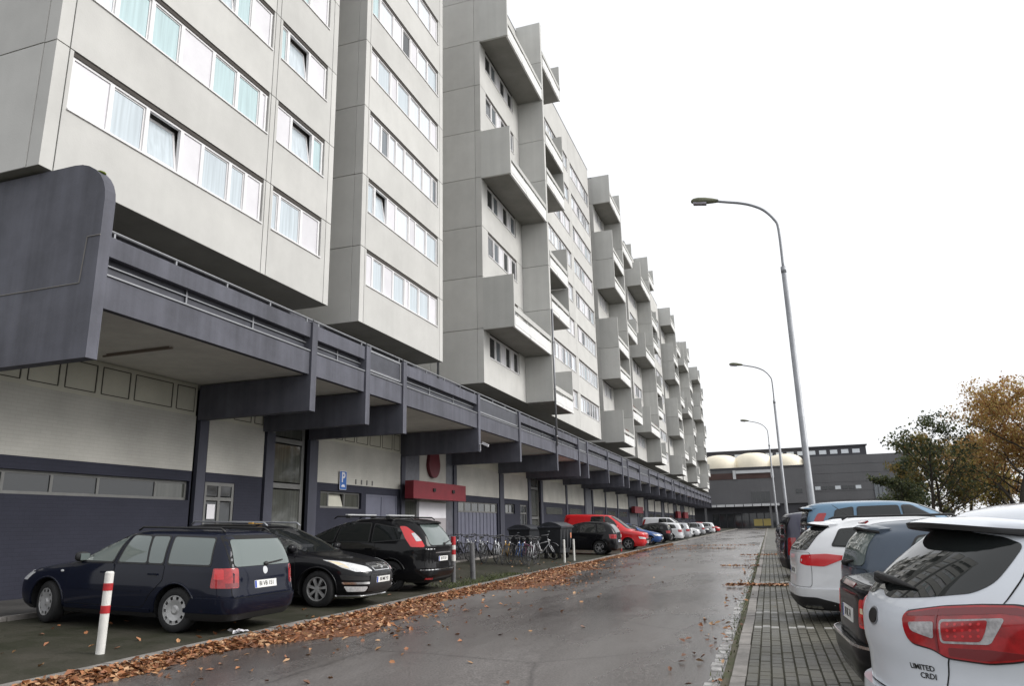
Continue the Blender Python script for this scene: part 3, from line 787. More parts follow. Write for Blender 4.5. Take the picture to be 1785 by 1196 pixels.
redlens_b = mat('bright_red_lens', (0.62, 0.02, 0.025), 0.15, ior=1.55, coat=0.6)
clearlens = mat('clear_lens', (0.62, 0.63, 0.64), 0.08, ior=1.55, coat=0.8, var=0.2, scale=25, space='obj')
amber = mat('amber_lens', (0.75, 0.36, 0.06), 0.15, coat=0.6)
plate_m = mat('plate_white', (0.70, 0.70, 0.68), 0.4)
plate_b = mat('plate_blue', (0.02, 0.06, 0.35), 0.4)
ink = mat('black_ink', (0.012, 0.012, 0.012), 0.5)
def paint(name, col, flake=0.0, dirt=0.06):
    lum = sum(col)/3
    m = mat(name, col, 0.4, var=dirt, scale=2.2, metal=flake, coat=0.5 if lum < 0.1 else 0.9, ior=1.45, space='obj', spec=0.05 if lum < 0.1 else 0.25, croug=0.05)
    return m

def pchip(xk, yk):
    xk = np.asarray(xk, float); yk = np.asarray(yk, float)
    h = np.diff(xk); d = np.diff(yk)/h; n = len(xk); m = np.zeros(n)
    for i in range(1, n-1):
        if d[i-1]*d[i] > 0:
            w1, w2 = 2*h[i]+h[i-1], h[i]+2*h[i-1]
            m[i] = (w1+w2)/(w1/d[i-1]+w2/d[i])
    m[0], m[-1] = d[0], d[-1]
    def f(x):
        x = np.clip(np.asarray(x, float), xk[0], xk[-1])
        i = np.clip(np.searchsorted(xk, x, side='right')-1, 0, n-2)
        t = (x-xk[i])/h[i]
        return ((1+2*t)*(1-t)**2)*yk[i]+(t*(1-t)**2)*h[i]*m[i]+(t*t*(3-2*t))*yk[i+1]+(t*t*(t-1))*h[i]*m[i+1]
    return f

class Shape:
    def __init__(s, keys, crown=0.03):
        k = np.array(keys, float); s.k = k; s.z0, s.z1 = k[0, 0], k[-1, 0]; s.crown = crown
        s.fn = [pchip(k[:, 0], k[:, c]) for c in range(1, 6)]
    def par(s, z): return [f(z) for f in s.fn]       # yr, yf, w, nr, nf
    def side_x(s, y, z):
        yr, yf, w, nr, nf = s.par(z); yc = (yr+yf)/2; L = (yf-yr)/2
        u = np.clip(np.abs(y-yc)/L, 0, 1); n = np.where(y > yc, nf, nr)
        return w*(1-u**n)**(1/n)
    def end_y(s, x, z, front):
        yr, yf, w, nr, nf = s.par(z); yc = (yr+yf)/2; L = (yf-yr)/2
        n = nf if front else nr
        u = np.clip(np.abs(x)/w, 0, 1)
        return yc+(1 if front else -1)*L*(1-u**n)**(1/n)
    def ring(s, z, nt):
        yr, yf, w, nr, nf = [float(v) for v in s.par(z)]; yc = (yr+yf)/2; L = (yf-yr)/2
        th = np.linspace(0, 2*np.pi, nt, endpoint=False); out = []
        for t in th:
            n = nf if math.sin(t) > 0 else nr
            c, q = math.cos(t), math.sin(t)
            out.append((w*math.copysign(abs(c)**(2/n), c), yc+L*math.copysign(abs(q)**(2/n), q)))
        return out
    def wrap(s, a, z, front):          # arc length a (m) from the centre line of the rear/front end, + to the car's right
        yr, yf, w, nr, nf = [float(v) for v in s.par(z)]; yc = (yr+yf)/2; L = (yf-yr)/2
        n = nf if front else nr
        t = np.linspace(0, np.pi/2, 260)
        x = w*np.sin(t)**(2/n); y = yc+(1 if front else -1)*L*np.cos(t)**(2/n)
        d = np.concatenate([[0], np.cumsum(np.hypot(np.diff(x), np.diff(y)))])
        aa = abs(a)
        return math.copysign(float(np.interp(aa, d, x)), a), float(np.interp(aa, d, y))
    def point(s, mode, a, z):
        if mode == 'R': return Vector((float(s.side_x(a, z)), a, z))
        if mode == 'L': return Vector((-float(s.side_x(a, z)), a, z))
        if mode == 'B': x, y = s.wrap(a, z, False); return Vector((x, y, z))
        x, y = s.wrap(a, z, True); return Vector((x, y, z))
    def points(s, mode, a, z):
        a = np.asarray(a, float); z = np.asarray(z, float)
        if mode in 'RL':
            x = s.side_x(a, z); return np.stack([x if mode == 'R' else -x, a, z], 1)
        yr, yf, w, nr, nf = s.par(z); yc = (yr+yf)/2; L = (yf-yr)/2; n = nf if mode == 'F' else nr
        t = np.linspace(0, np.pi/2, 200); si = np.sin(t)[None, :]; co = np.cos(t)[None, :]; co[0, -1] = 0
        ex = (2/n)[:, None]
        X = w[:, None]*si**ex; Y = yc[:, None]+(1 if mode == 'F' else -1)*L[:, None]*co**ex
        D = np.concatenate([np.zeros((len(a), 1)), np.cumsum(np.hypot(np.diff(X, axis=1), np.diff(Y, axis=1)), axis=1)], 1)
        aa = np.abs(a)
        x = np.array([np.interp(q, d, r) for q, d, r in zip(aa, D, X)]); y = np.array([np.interp(q, d, r) for q, d, r in zip(aa, D, Y)])
        return np.stack([np.copysign(x, a), y, z], 1)
    def normals(s, mode, a, z):
        e = 0.012; a = np.asarray(a, float); z = np.clip(np.asarray(z, float), s.z0+0.002, s.z1-0.002)
        p = s.points(mode, a, z)
        da = s.points(mode, a+e, z)-s.points(mode, a-e, z)
        dz = s.points(mode, a, np.minimum(z+e, s.z1-0.001))-s.points(mode, a, np.maximum(z-e, s.z0+0.001))
        n = np.cross(da, dz); l = np.linalg.norm(n, axis=1); n[l < 1e-9] = (0, 0, 1); n /= np.maximum(l, 1e-9)[:, None]
        q = s.par(z); c = (q[0]+q[1])/2
        f = n[:, 0]*p[:, 0]+n[:, 1]*(p[:, 1]-c)*0.5+n[:, 2]*0.25
        n[f < 0] *= -1
        return p, n
    def normal(s, mode, a, z):
        p, n = s.normals(mode, [a], [z]); return Vector(p[0]), Vector(n[0])
    def body(s, nt=72, nr=44):
        zz = np.linspace(s.z0, s.z1, 600); P = np.array([s.par(z)[:3] for z in zz])
        d = np.sqrt(np.diff(zz)**2*2+(np.abs(np.diff(P[:, 0]))+np.abs(np.diff(P[:, 1])))**2*0.3+np.diff(P[:, 2])**2*2)
        d = np.concatenate([[0], np.cumsum(d)]); zs = np.interp(np.linspace(0, d[-1], nr), d, zz)
        mb = MB(); rings = [s.ring(z, nt) for z in zs]
        for r, z in zip(rings, zs): mb.v += [(x, y, z) for x, y in r]
        top = rings[-1]; cx = 0; cy = sum(p[1] for p in top)/nt
        for q in (0.9, 0.75, 0.5, 0.25):
            mb.v += [(x*q, cy+(y-cy)*q, s.z1+s.crown*(1-q*q)) for x, y in top]
        nn = nr+4
        for i in range(nn-1):
            for k in range(nt):
                a = i*nt+k; b = i*nt+(k+1) % nt
                mb.f.append((a, b, b+nt, a+nt)); mb.m.append(0)
        mb.v.append((0, cy, s.z1+s.crown)); c = len(mb.v)-1; e = (nn-1)*nt
        for k in range(nt): mb.f.append((e+k, e+(k+1) % nt, c)); mb.m.append(0)
        mb.f.append(tuple(range(nt))[::-1]); mb.m.append(1)
        return mb

def round_poly(poly, r, n=4):
    if r <= 0: return [tuple(p) for p in poly]
    out = []; N = len(poly)
    for i in range(N):
        p = Vector(poly[i]).to_2d(); a = Vector(poly[i-1]).to_2d()-p; b = Vector(poly[(i+1) % N]).to_2d()-p
        d = min(r, a.length*0.48, b.length*0.48)
        s_, e = p+a.normalized()*d, p+b.normalized()*d
        for k in range(n+1):
            t = k/n; q = s_*(1-t)**2+p*2*t*(1-t)+e*t*t
            out.append((q.x, q.y))
    return out

def densify(poly, step):
    out = []
    for i, p in enumerate(poly):
        q = poly[(i+1) % len(poly)]; d = math.hypot(q[0]-p[0], q[1]-p[1]); n = max(1, int(math.ceil(d/step)))
        for k in range(n): out.append((p[0]+(q[0]-p[0])*k/n, p[1]+(q[1]-p[1])*k/n))
    return out

def patch(sh, mode, poly, m, name, parent, off=0.004, r=0.0, step=0.07, depth=0.012, smooth=True):
    poly = densify(round_poly(poly, r), step)
    xs = [p[0] for p in poly]; ys = [p[1] for p in poly]
    gx, gy = np.meshgrid(np.arange(min(xs)+step*0.5, max(xs), step), np.arange(min(ys)+step*0.5, max(ys), step))
    gx = gx.ravel(); gy = gy.ravel(); inner = []
    if len(gx):
        PA = np.array(poly); PB = np.roll(PA, -1, axis=0)
        xi, yi, xj, yj = PA[:, 0], PA[:, 1], PB[:, 0], PB[:, 1]
        cr = (yi[None] > gy[:, None]) != (yj[None] > gy[:, None])
        dy = np.where(np.abs(yj-yi) < 1e-12, 1e-12, yj-yi)
        hit = cr & (gx[:, None] < (xj-xi)[None]*(gy[:, None]-yi[None])/dy[None]+xi[None])
        ok = (hit.sum(1) % 2 == 1) & (np.min(np.hypot(gx[:, None]-xi[None], gy[:, None]-yi[None]), axis=1) > step*0.45)
        inner = list(zip(gx[ok].tolist(), gy[ok].tolist()))
    pts = [Vector(p) for p in poly+inner]
    n = len(poly)
    vo, eo, fo, ov, oe, of = delaunay_2d_cdt(pts, [(i, (i+1) % n) for i in range(n)], [], 1, 1e-5)
    PP, NN = sh.normals(mode, [v.x for v in vo], [v.y for v in vo])
    P = [Vector(p) for p in PP]; N = [Vector(p) for p in NN]
    me = bpy.data.meshes.new(name); bm = bmesh.new()
    top = [bm.verts.new(p+nn*off) for p, nn in zip(P, N)]
    for f in fo:
        try: bm.faces.new([top[i] for i in f])
        except ValueError: pass
    bm.verts.index_update(); ix = {v: i for i, v in enumerate(top)}
    bm.normal_update()
    if bm.faces:
        f0 = max(bm.faces, key=lambda f: f.calc_area()); i0 = ix[f0.verts[0]]
        if f0.normal.dot(N[i0]) < 0:
            bmesh.ops.reverse_faces(bm, faces=bm.faces[:])
    low = {}
    for e in [e for e in bm.edges if len(e.link_faces) == 1]:
        vs = []
        for v in e.verts:
            if v not in low:
                i = ix[v]; low[v] = bm.verts.new(P[i]+N[i]*(off-depth))
            vs.append(v)
        try:
            f = bm.faces.new((vs[1], vs[0], low[vs[0]], low[vs[1]]))
            lf = [q for q in e.link_faces if q is not f][0]
        except ValueError: pass
    bmesh.ops.recalc_face_normals(bm, faces=bm.faces[:])
    bm.to_mesh(me); bm.free(); me.materials.append(m)
    o = link(name, me, parent)
    if smooth: smooth_angle(o, 40)
    return o

WHEELS = {}
def wheel_meshes(kind, R, w, rimm):
    key = (kind, round(R, 3), rimm.name)
    if key in WHEELS: return WHEELS[key]
    rr = R*0.66
    ty = MB().lathe([(rr*0.97, -w/2+0.01), (rr+0.01, -w/2), (R*0.93, -w/2+0.004), (R*0.985, -w/2+0.03), (R, -w/4), (R, w/4), (R*0.985, w/2-0.03), (R*0.93, w/2-0.004), (rr+0.01, w/2), (rr*0.97, w/2-0.012)], 40, 'x')
    tm = ty.mesh('tyre', [rubber], True)
    hub = MB().lathe([(0.001, w/2-0.09), (rr*0.95, w/2-0.09), (rr*0.95, w/2-0.03)], 28, 'x').mesh('wheel', [black_pl], False)
    rm = MB()
    rm.lathe([(rr*0.99, w/2-0.02), (rr*0.985, w/2+0.002), (rr*0.93, w/2+0.002), (rr*0.90, w/2-0.02), (rr*0.88, w/2-0.06)], 40, 'x')
    if kind == 'cap':
        n = 10; prof_o, prof_i = rr*0.93, rr*0.62
        rm.lathe([(0.001, w/2-0.004), (rr*0.2, w/2-0.002), (rr*0.24, w/2-0.012), (rr*0.34, w/2-0.02), (rr*0.72, w/2-0.004)], 40, 'x')
        for i in range(n):
            a0 = 2*math.pi*i/n; da = 2*math.pi/n*0.29
            vs = []
            for (r_, h) in ((rr*0.70, w/2-0.004), (rr*0.93, w/2-0.004)):
                for k in range(3): vs.append((h, r_*math.cos(a0+da*(k-1)), r_*math.sin(a0+da*(k-1))))
            rm.add(vs, [(0, 1, 4, 3), (1, 2, 5, 4)])
    else:
        n = {'s5': 5, 's7': 7, 's10': 10, 's15': 15, 's5d': 10}[kind]
        rm.lathe([(0.001, w/2-0.005), (rr*0.2, w/2-0.008), (rr*0.24, w/2-0.03)], 24, 'x')
        for i in range(n):
            a = 2*math.pi*i/n
            if kind == 's5d': a = 2*math.pi*(i//2)/5+(0.2 if i % 2 else -0.2)
            wd0 = {5: 0.21, 7: 0.17, 10: 0.09, 15: 0.05}[n]*rr*1.15; wd1 = wd0*{5: 1.15, 7: 1.3, 10: 1.0, 15: 0.9}[n]
            vs = []
            for (r_, ww, h) in ((rr*0.14, wd0, w/2-0.012), (rr*0.6, (wd0+wd1)/2*0.85, w/2-0.002), (rr*0.94, wd1, w/2-0.008)):
                for sg in (-1, 1): vs.append((h, r_*math.cos(a)-sg*ww/2*math.sin(a), r_*math.sin(a)+sg*ww/2*math.cos(a)))
            for (r_, ww, h) in ((rr*0.14, wd0, w/2-0.06), (rr*0.6, (wd0+wd1)/2*0.85, w/2-0.05), (rr*0.94, wd1, w/2-0.055)):
                for sg in (-1, 1): vs.append((h, r_*math.cos(a)-sg*ww/2*math.sin(a), r_*math.sin(a)+sg*ww/2*math.cos(a)))
            rm.add(vs, [(0, 1, 3, 2), (2, 3, 5, 4), (0, 2, 8, 6), (2, 4, 10, 8), (1, 7, 9, 3), (3, 9, 11, 5)])
    WHEELS[key] = (hub, tm, rm.mesh('rim', [rimm], False))
    return WHEELS[key]

CAR_BODY = {}; CAR_ROOT = {}
def boolean_cut(mesh, cutters):
    o = bpy.data.objects.new('tmp_body', mesh); COL.objects.link(o)
    b = MB()
    for (x0, x1, y, z, r) in cutters: b.lathe([(0.0005, x0), (r, x0), (r, x1), (0.0005, x1)], 40, 'x', (0, y, z))
    cm = b.mesh('cut', [black_pl, black_pl]); bm = bmesh.new(); bm.from_mesh(cm)
    bmesh.ops.remove_doubles(bm, verts=bm.verts, dist=0.002); bmesh.ops.recalc_face_normals(bm, faces=bm.faces)
    for f in bm.faces: f.material_index = 1
    bm.to_mesh(cm); bm.free()
    c = bpy.data.objects.new('cut', cm); COL.objects.link(c); cs = [c]
    md = o.modifiers.new('b', 'BOOLEAN'); md.operation = 'DIFFERENCE'; md.object = c; md.solver = 'EXACT'
    dg = bpy.context.evaluated_depsgraph_get(); dg.update()
    me = bpy.data.meshes.new_from_object(o.evaluated_get(dg))
    bpy.data.objects.remove(o)
    for c in cs: bpy.data.objects.remove(c)
    return me

def make_car(sp, loc, rz, pitch, label, group, name='parked_car', cat='car'):
    pm_ = sp['paint']
    if sp.get('swap') and sp['id'] in CAR_ROOT:
        src, old = CAR_ROOT[sp['id']]; root = copy_tree(src)
        root.name = name; root.location = loc; root.rotation_euler = (pitch, 0, rz); tag(root, label, cat, group)
        stack = list(root.children)
        while stack:
            o = stack.pop(); stack += list(o.children)
            for sl_ in o.material_slots:
                if sl_.material == old: sl_.link = 'OBJECT'; sl_.material = pm_
        return root
    sh = Shape(sp['keys'], sp.get('crown', 0.03))
    root = empty(name, loc, rz, label, cat, group); root.rotation_euler = (pitch, 0, rz)
    key = sp['id']
    if key not in CAR_BODY:
        mb = sh.body(sp.get('nt', 120), sp.get('nr', 56)); me = mb.mesh('body', [pm_, black_pl])
        bm = bmesh.new(); bm.from_mesh(me); bmesh.ops.recalc_face_normals(bm, faces=bm.faces)
        for f in bm.faces:
            if f.calc_center_median().z < sp.get('zsill', 0.24): f.material_index = 1
        bm.to_mesh(me); bm.free()
        R = sp['R']
        cut = []
        for y in sp['axles']:
            wx = float(sh.side_x(y, R))
            for sg in (-1, 1):
                a, b = sg*(wx-0.30), sg*(wx+0.15); cut.append((min(a, b), max(a, b), y, R+0.005, R+sp.get('arch', 0.055)))
        me = boolean_cut(me, cut)
        CAR_BODY[key] = me
    me = CAR_BODY[key]
    body = link('body', me, root); smooth_angle(body, 38)
    hub, ty, rim = wheel_meshes(sp.get('wheel', 's5'), sp['R'], 0.2, sp.get('rim', alloy))
    steer = sp.get('steer', 0.0)
    for i, y in enumerate(sp['axles']):
        wx = float(sh.side_x(y, sp['R']))-0.118
        for sg in (-1, 1):
            w = link('wheel', hub, root); w.location = (sg*wx, y, sp['R']-0.004)
            w.rotation_euler = (0.3*i+0.2*sg, 0, 0) if sg > 0 else (0.4, 0, math.pi)
            if i == 0 and steer: w.rotation_euler[2] += steer
            link('tyre', ty, w); link('rim', rim, w)
    if sp.get('lip', True):
        for y in sp['axles']:
            for sg in (1, -1):
                R = sp['R']+sp.get('arch', 0.055); t = MB(); pts = []
                for k in range(25):
                    a = RAD(-8)+math.pi*(1+16/180)*k/24
                    yy, zz = y+R*math.cos(a), sp['R']+R*math.sin(a)
                    pts.append((sg*(float(sh.side_x(yy, max(zz, sh.z0+0.01)))+0.000), yy, zz))
                t.tube(pts, 0.016, 6)
                t.build('wheel_arch', [sp.get('lipm', pm_)], root, smooth=True)
    P = lambda mode, poly, m, nm, par=None, **k: patch(sh, mode, poly, m, nm, par or root, **k)
    gm = sp.get('glass', carglass)
    for sd in sp.get('sides', 'LR'):
        for poly in sp.get('swin', []):
            P(sd, [(a, z) for a, z in sp_grow(poly, 0.022)], black_pl, 'window_seal', off=0.006, r=0.05)
            P(sd, poly, gm, 'side_window', off=0.009, r=0.04)
        for poly in sp.get('doors', []):
            P(sd, sp_grow(poly, 0.006), gapm, 'shut_line', off=0.004, r=0.05, depth=0.012)
            d = P(sd, poly, pm_, 'door', off=0.0065, r=0.045, depth=0.012)
        for (a0, a1, z0, z1, m) in sp.get('strips', []):
            P(sd, [(a0, z0), (a1, z0), (a1, z1), (a0, z1)], m, 'side_strip', off=0.012, r=0.01, depth=0.016)
        for (y, z) in sp.get('handles', []):
            s_ = 1 if sd == 'R' else -1
            x = float(sh.side_x(y, z))
            b = MB().obox(Matrix.Translation((s_*(x+0.018), y, z)), 0.022, 0.17, 0.026); b.obox(Matrix.Translation((s_*(x+0.006), y+0.07, z)), 0.02, 0.02, 0.024); b.obox(Matrix.Translation((s_*(x+0.006), y-0.07, z)), 0.02, 0.02, 0.024)
            b.build('door_handle', [sp.get('handm', pm_)], root)
        if 'mirror' in sp:
            y, z = sp['mirror']; s_ = 1 if sd == 'R' else -1; x = float(sh.side_x(y, z))
            mi = MB().ellipsoid((s_*(x+0.11), y, z+0.02), (0.11, 0.07, 0.075), 12, 8, 0, 0.75); mi.tube([(s_*(x-0.03), y+0.02, z-0.05), (s_*(x+0.08), y, z-0.02)], 0.025, 6)
            mo = mi.build('wing_mirror', [sp.get('mirm', pm_)], root, smooth=True)
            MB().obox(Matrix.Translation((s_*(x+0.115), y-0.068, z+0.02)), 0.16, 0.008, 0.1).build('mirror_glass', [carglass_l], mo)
    for (mode, poly, m, nm, kw) in sp.get('extra', []):
        sym = kw.get('sym', False); k = {q: v for q, v in kw.items() if q != 'sym'}
        P(mode, poly, m, nm, **k)
        if sym: P(mode, [(-a, z) for a, z in poly][::-1], m, nm, **k)
    for (fn) in sp.get('fn', []): fn(root, sh, P)
    CAR_ROOT[sp['id']] = (root, pm_)
    return root

def sp_grow(poly, d):
    cx = sum(p[0] for p in poly)/len(poly); cz = sum(p[1] for p in poly)/len(poly)
    out = []; N = len(poly)
    area = sum(poly[i][0]*poly[(i+1) % N][1]-poly[(i+1) % N][0]*poly[i][1] for i in range(N))
    s_ = 1 if area > 0 else -1
    for i in range(N):
        p = Vector(poly[i]); a = (p-Vector(poly[i-1])).normalized(); b = (Vector(poly[(i+1) % N])-p).normalized()
        na = Vector((a.y, -a.x))*s_; nb = Vector((b.y, -b.x))*s_
        n = na+nb; n = n/max(0.35, n.length_squared)*2 if n.length > 1e-6 else na
        out.append((p.x+n.x*d, p.y+n.y*d))
    return out

def plate(root, sh, mode, z, txt, off=0.012, w=0.52, h=0.11, a=0.0):
    o = patch(sh, mode, [(a-w/2, z-h/2), (a+w/2, z-h/2), (a+w/2, z+h/2), (a-w/2, z+h/2)], plate_m, 'number_plate', root, off=off, r=0.008, depth=0.02, smooth=False)
    s_ = 1 if mode == 'B' else -1
    if True:
        patch(sh, mode, [(a-s_*w/2+s_*0.004, z-h/2+0.004), (a-s_*w/2+s_*0.045, z-h/2+0.004), (a-s_*w/2+s_*0.045, z+h/2-0.004), (a-s_*w/2+s_*0.004, z+h/2-0.004)][::s_], plate_b, 'country_band', o, off=off+0.0015, depth=0.001, smooth=False)
    tag(on_skin(o, sh, mode, a+s_*0.02, z, text_mesh(txt, 0.088, 0.0006, bold=0.001), ink, 'plate_text', off+0.002), kind='stuff')

def on_skin(parent, sh, mode, a, z, me, m, name, off):
    """flat mesh (x right, y up) bent onto the skin, read from outside"""
    s_ = {'B': 1, 'F': -1, 'R': 1, 'L': -1}[mode]
    vs = me.vertices
    p, n = sh.normals(mode, [a+s_*v.co.x for v in vs], [z+v.co.y for v in vs])
    for v, pp, nn in zip(vs, p, n): v.co = Vector(pp)+Vector(nn)*(off+max(0, v.co.z))
    me.materials.clear(); me.materials.append(m)
    return link(name, me, parent)

def disc_on(parent, sh, mode, a, z, r, m, name, off=0.008, ry=None, n=20):
    poly = [(a+r*math.cos(2*math.pi*i/n), z+(ry or r)*math.sin(2*math.pi*i/n)) for i in range(n)]
    return patch(sh, mode, poly, m, name, parent, off=off, step=0.05, depth=0.012)

def rails(root, sh, x, y0, y1, z, m, lift=0.045):
    for s_ in (-1, 1):
        t = MB().tube([(s_*x, y0, z-0.01), (s_*x, y0+0.08, z+lift), (s_*x, y1-0.08, z+lift), (s_*x, y1, z-0.01)], 0.017, 8)
        t.build('roof_rail', [m], root, smooth=True)

def spoiler(root, sh, z, hw, reach, m, edge=None, lift=0.045, drop=0.04):
    sp = MB(); n = 14
    for i in range(n+1):
        a = -hw+2*hw*i/n; e = 1-(abs(a)/hw)**2.6
        p, nn = sh.normal('B', a, z-drop*(abs(a)/hw)**2)
        back = reach*(0.25+0.75*max(0, e)**0.6)
        sp.v += [(p.x, p.y+0.10, p.z+lift), (p.x, p.y-back*0.55, p.z+lift*0.95), (p.x, p.y-back, p.z+lift*0.5), (p.x, p.y-back*0.96, p.z-0.002), (p.x, p.y-0.005, p.z-0.025)]
    for i in range(n):
        for k in range(4): sp.f.append((i*5+k, (i+1)*5+k, (i+1)*5+k+1, i*5+k+1)); sp.m.append(1 if k >= 2 else 0)
    sp.f.append((0, 1, 2, 3, 4)); sp.m.append(0); sp.f.append(tuple(n*5+k for k in (4, 3, 2, 1, 0))); sp.m.append(0)
    o = sp.build('roof_spoiler', [m, edge or black_pl], root); smooth_angle(o, 40)
# ------------------------------------------------------------------ car kinds
p_navy = paint('navy_paint', (0.006, 0.008, 0.018), 0.05)
p_black = paint('black_paint', (0.006, 0.006, 0.0075), 0.0)
p_black2 = paint('black_paint_clean', (0.006, 0.006, 0.007), 0.0)
p_red = paint('red_paint', (0.55, 0.012, 0.016))
p_white = paint('white_paint', (0.62, 0.65, 0.70), 0.0, 0.04)
p_white2 = paint('white_paint_plain', (0.70, 0.71, 0.73), 0.0, 0.05)
p_blue = paint('light_blue_paint', (0.105, 0.20, 0.30), 0.15)
p_dblue = paint('mid_blue_paint', (0.03, 0.09, 0.28), 0.2)
p_grey = paint('grey_blue_paint', (0.075, 0.095, 0.125), 0.25)
p_silver = paint('silver_paint', (0.42, 0.43, 0.45), 0.5)
p_dgrey = paint('dark_grey_paint', (0.05, 0.05, 0.06), 0.4)

def ends_std(sp_front=True): pass

def golf_fn(root, sh, P):
    plate(root, sh, 'B', 0.665, 'BI VB 151')
    for s_ in (-1, 1):
        pass
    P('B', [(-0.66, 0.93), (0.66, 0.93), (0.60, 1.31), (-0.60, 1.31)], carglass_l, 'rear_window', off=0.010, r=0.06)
    t = P('B', [(-0.73, 0.50), (0.73, 0.50), (0.70, 1.37), (-0.70, 1.37)], gapm, 'shut_line', off=0.004, r=0.08, depth=0.012)
    P('B', [(-0.72, 0.51), (0.72, 0.51), (0.715, 0.925), (-0.715, 0.925)], p_navy, 'tailgate', off=0.0065, r=0.05, depth=0.012)
    for s_ in (-1, 1):
        q = [(s_*0.60, 0.64), (s_*0.60, 0.915), (s_*0.97, 0.915), (s_*1.03, 0.64)]
        l = P('B', q, redlens, 'tail_light', off=0.008, r=0.03)
        P('B', [(s_*0.61, 0.65), (s_*0.61, 0.71), (s_*0.80, 0.71), (s_*0.80, 0.65)], redlens_d, 'light_segment', l, off=0.010, r=0.01)
        P('B', [(s_*0.82, 0.76), (s_*0.82, 0.90), (s_*0.95, 0.90), (s_*0.97, 0.76)], redlens_b, 'light_segment', l, off=0.010, r=0.02)
    P('B', [(-1.45, 0.30), (1.45, 0.30), (1.35, 0.50), (-1.35, 0.50)], p_navy, 'rear_bumper', off=0.035, r=0.05, depth=0.05)
    P('B', [(-1.3, 0.20), (1.3, 0.20), (1.4, 0.31), (-1.4, 0.31)], black_pl, 'bumper_skirt', off=0.028, r=0.03, depth=0.04)
    disc_on(root, sh, 'B', 0, 0.86, 0.055, chrome, 'round_badge')
    P('B', [(-0.66, 0.775), (-0.50, 0.775), (-0.50, 0.80), (-0.66, 0.80)], chrome, 'script_badge', off=0.006, depth=0.004)
    w = MB(); a, n = sh.normal('B', 0.03, 0.945); b, m_ = sh.normal('B', 0.45, 0.985)
    w.tube([a+n*0.03, b+m_*0.022], 0.012, 6); w.ellipsoid(a+n*0.02, (0.05, 0.03, 0.035), 10, 6)
    w.build('rear_wiper', [black_pl], root, smooth=True)
    rails(root, sh, 0.52, -1.75, -0.1, 1.43, black_pl, 0.04)
    P('F', [(-0.62, 0.98), (0.62, 0.98), (0.52, 1.36), (-0.52, 1.36)], carglass, 'windscreen', off=0.009, r=0.06)
    for s_ in (-1, 1): P('F', [(s_*0.45, 0.62), (s_*0.45, 0.76), (s_*0.95, 0.74), (s_*0.95, 0.62)], clearlens, 'headlight', off=0.006, r=0.03)
    for y in (0.95,): 
        p, n = sh.normal('L', 1.0, 0.79); MB().ellipsoid(p+n*0.006, (0.012, 0.035, 0.018), 8, 5).build('side_repeater', [clearlens], root)
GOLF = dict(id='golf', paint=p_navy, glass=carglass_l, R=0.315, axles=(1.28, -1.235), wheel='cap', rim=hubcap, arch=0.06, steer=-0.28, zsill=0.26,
    keys=[(0.19, -2.08, 2.00, 0.78, 9, 5), (0.28, -2.15, 2.10, 0.845, 9, 5), (0.40, -2.19, 2.15, 0.862, 9, 5), (0.52, -2.19, 2.16, 0.868, 9, 5), (0.62, -2.165, 2.14, 0.866, 9, 5),
          (0.70, -2.15, 2.06, 0.862, 9, 5), (0.78, -2.14, 1.85, 0.856, 9, 5.5), (0.86, -2.13, 1.45, 0.848, 9, 6), (0.92, -2.11, 1.08, 0.836, 9, 6), (0.97, -2.09, 0.92, 0.82, 9, 5),
          (1.10, -2.04, 0.66, 0.772, 9, 4.5), (1.25, -1.97, 0.34, 0.70, 9, 4.5), (1.36, -1.88, 0.08, 0.628, 8, 4.5), (1.405, -1.80, -0.06, 0.575, 7, 4.5), (1.425, -1.70, -0.22, 0.50, 6, 4.5)],
    swin=[[(0.72, 0.955), (0.03, 0.955), (-0.02, 1.335), (0.10, 1.345), (0.28, 1.26)], [(-0.08, 0.955), (-0.62, 0.955), (-0.50, 1.335), (-0.14, 1.34)], [(-0.66, 0.955), (-0.93, 0.955), (-0.86, 1.335), (-0.55, 1.335)],
          [(-1.03, 0.955), (-1.78, 0.955), (-1.70, 1.325), (-0.96, 1.335)]],
    doors=[[(0.88, 0.33), (-0.03, 0.33), (-0.03, 0.93), (0.84, 0.90)], [(-0.05, 0.33), (-0.66, 0.33), (-0.80, 0.55), (-0.98, 0.72), (-0.98, 0.93), (-0.05, 0.93)]],
    strips=[(0.86, -0.62, 0.545, 0.575, p_navy), (0.86, -0.80, 0.26, 0.31, p_navy)], handles=[(0.12, 0.80), (-0.80, 0.80)], mirror=(0.68, 0.99), mirm=black_pl, fn=[golf_fn], handm=p_navy)

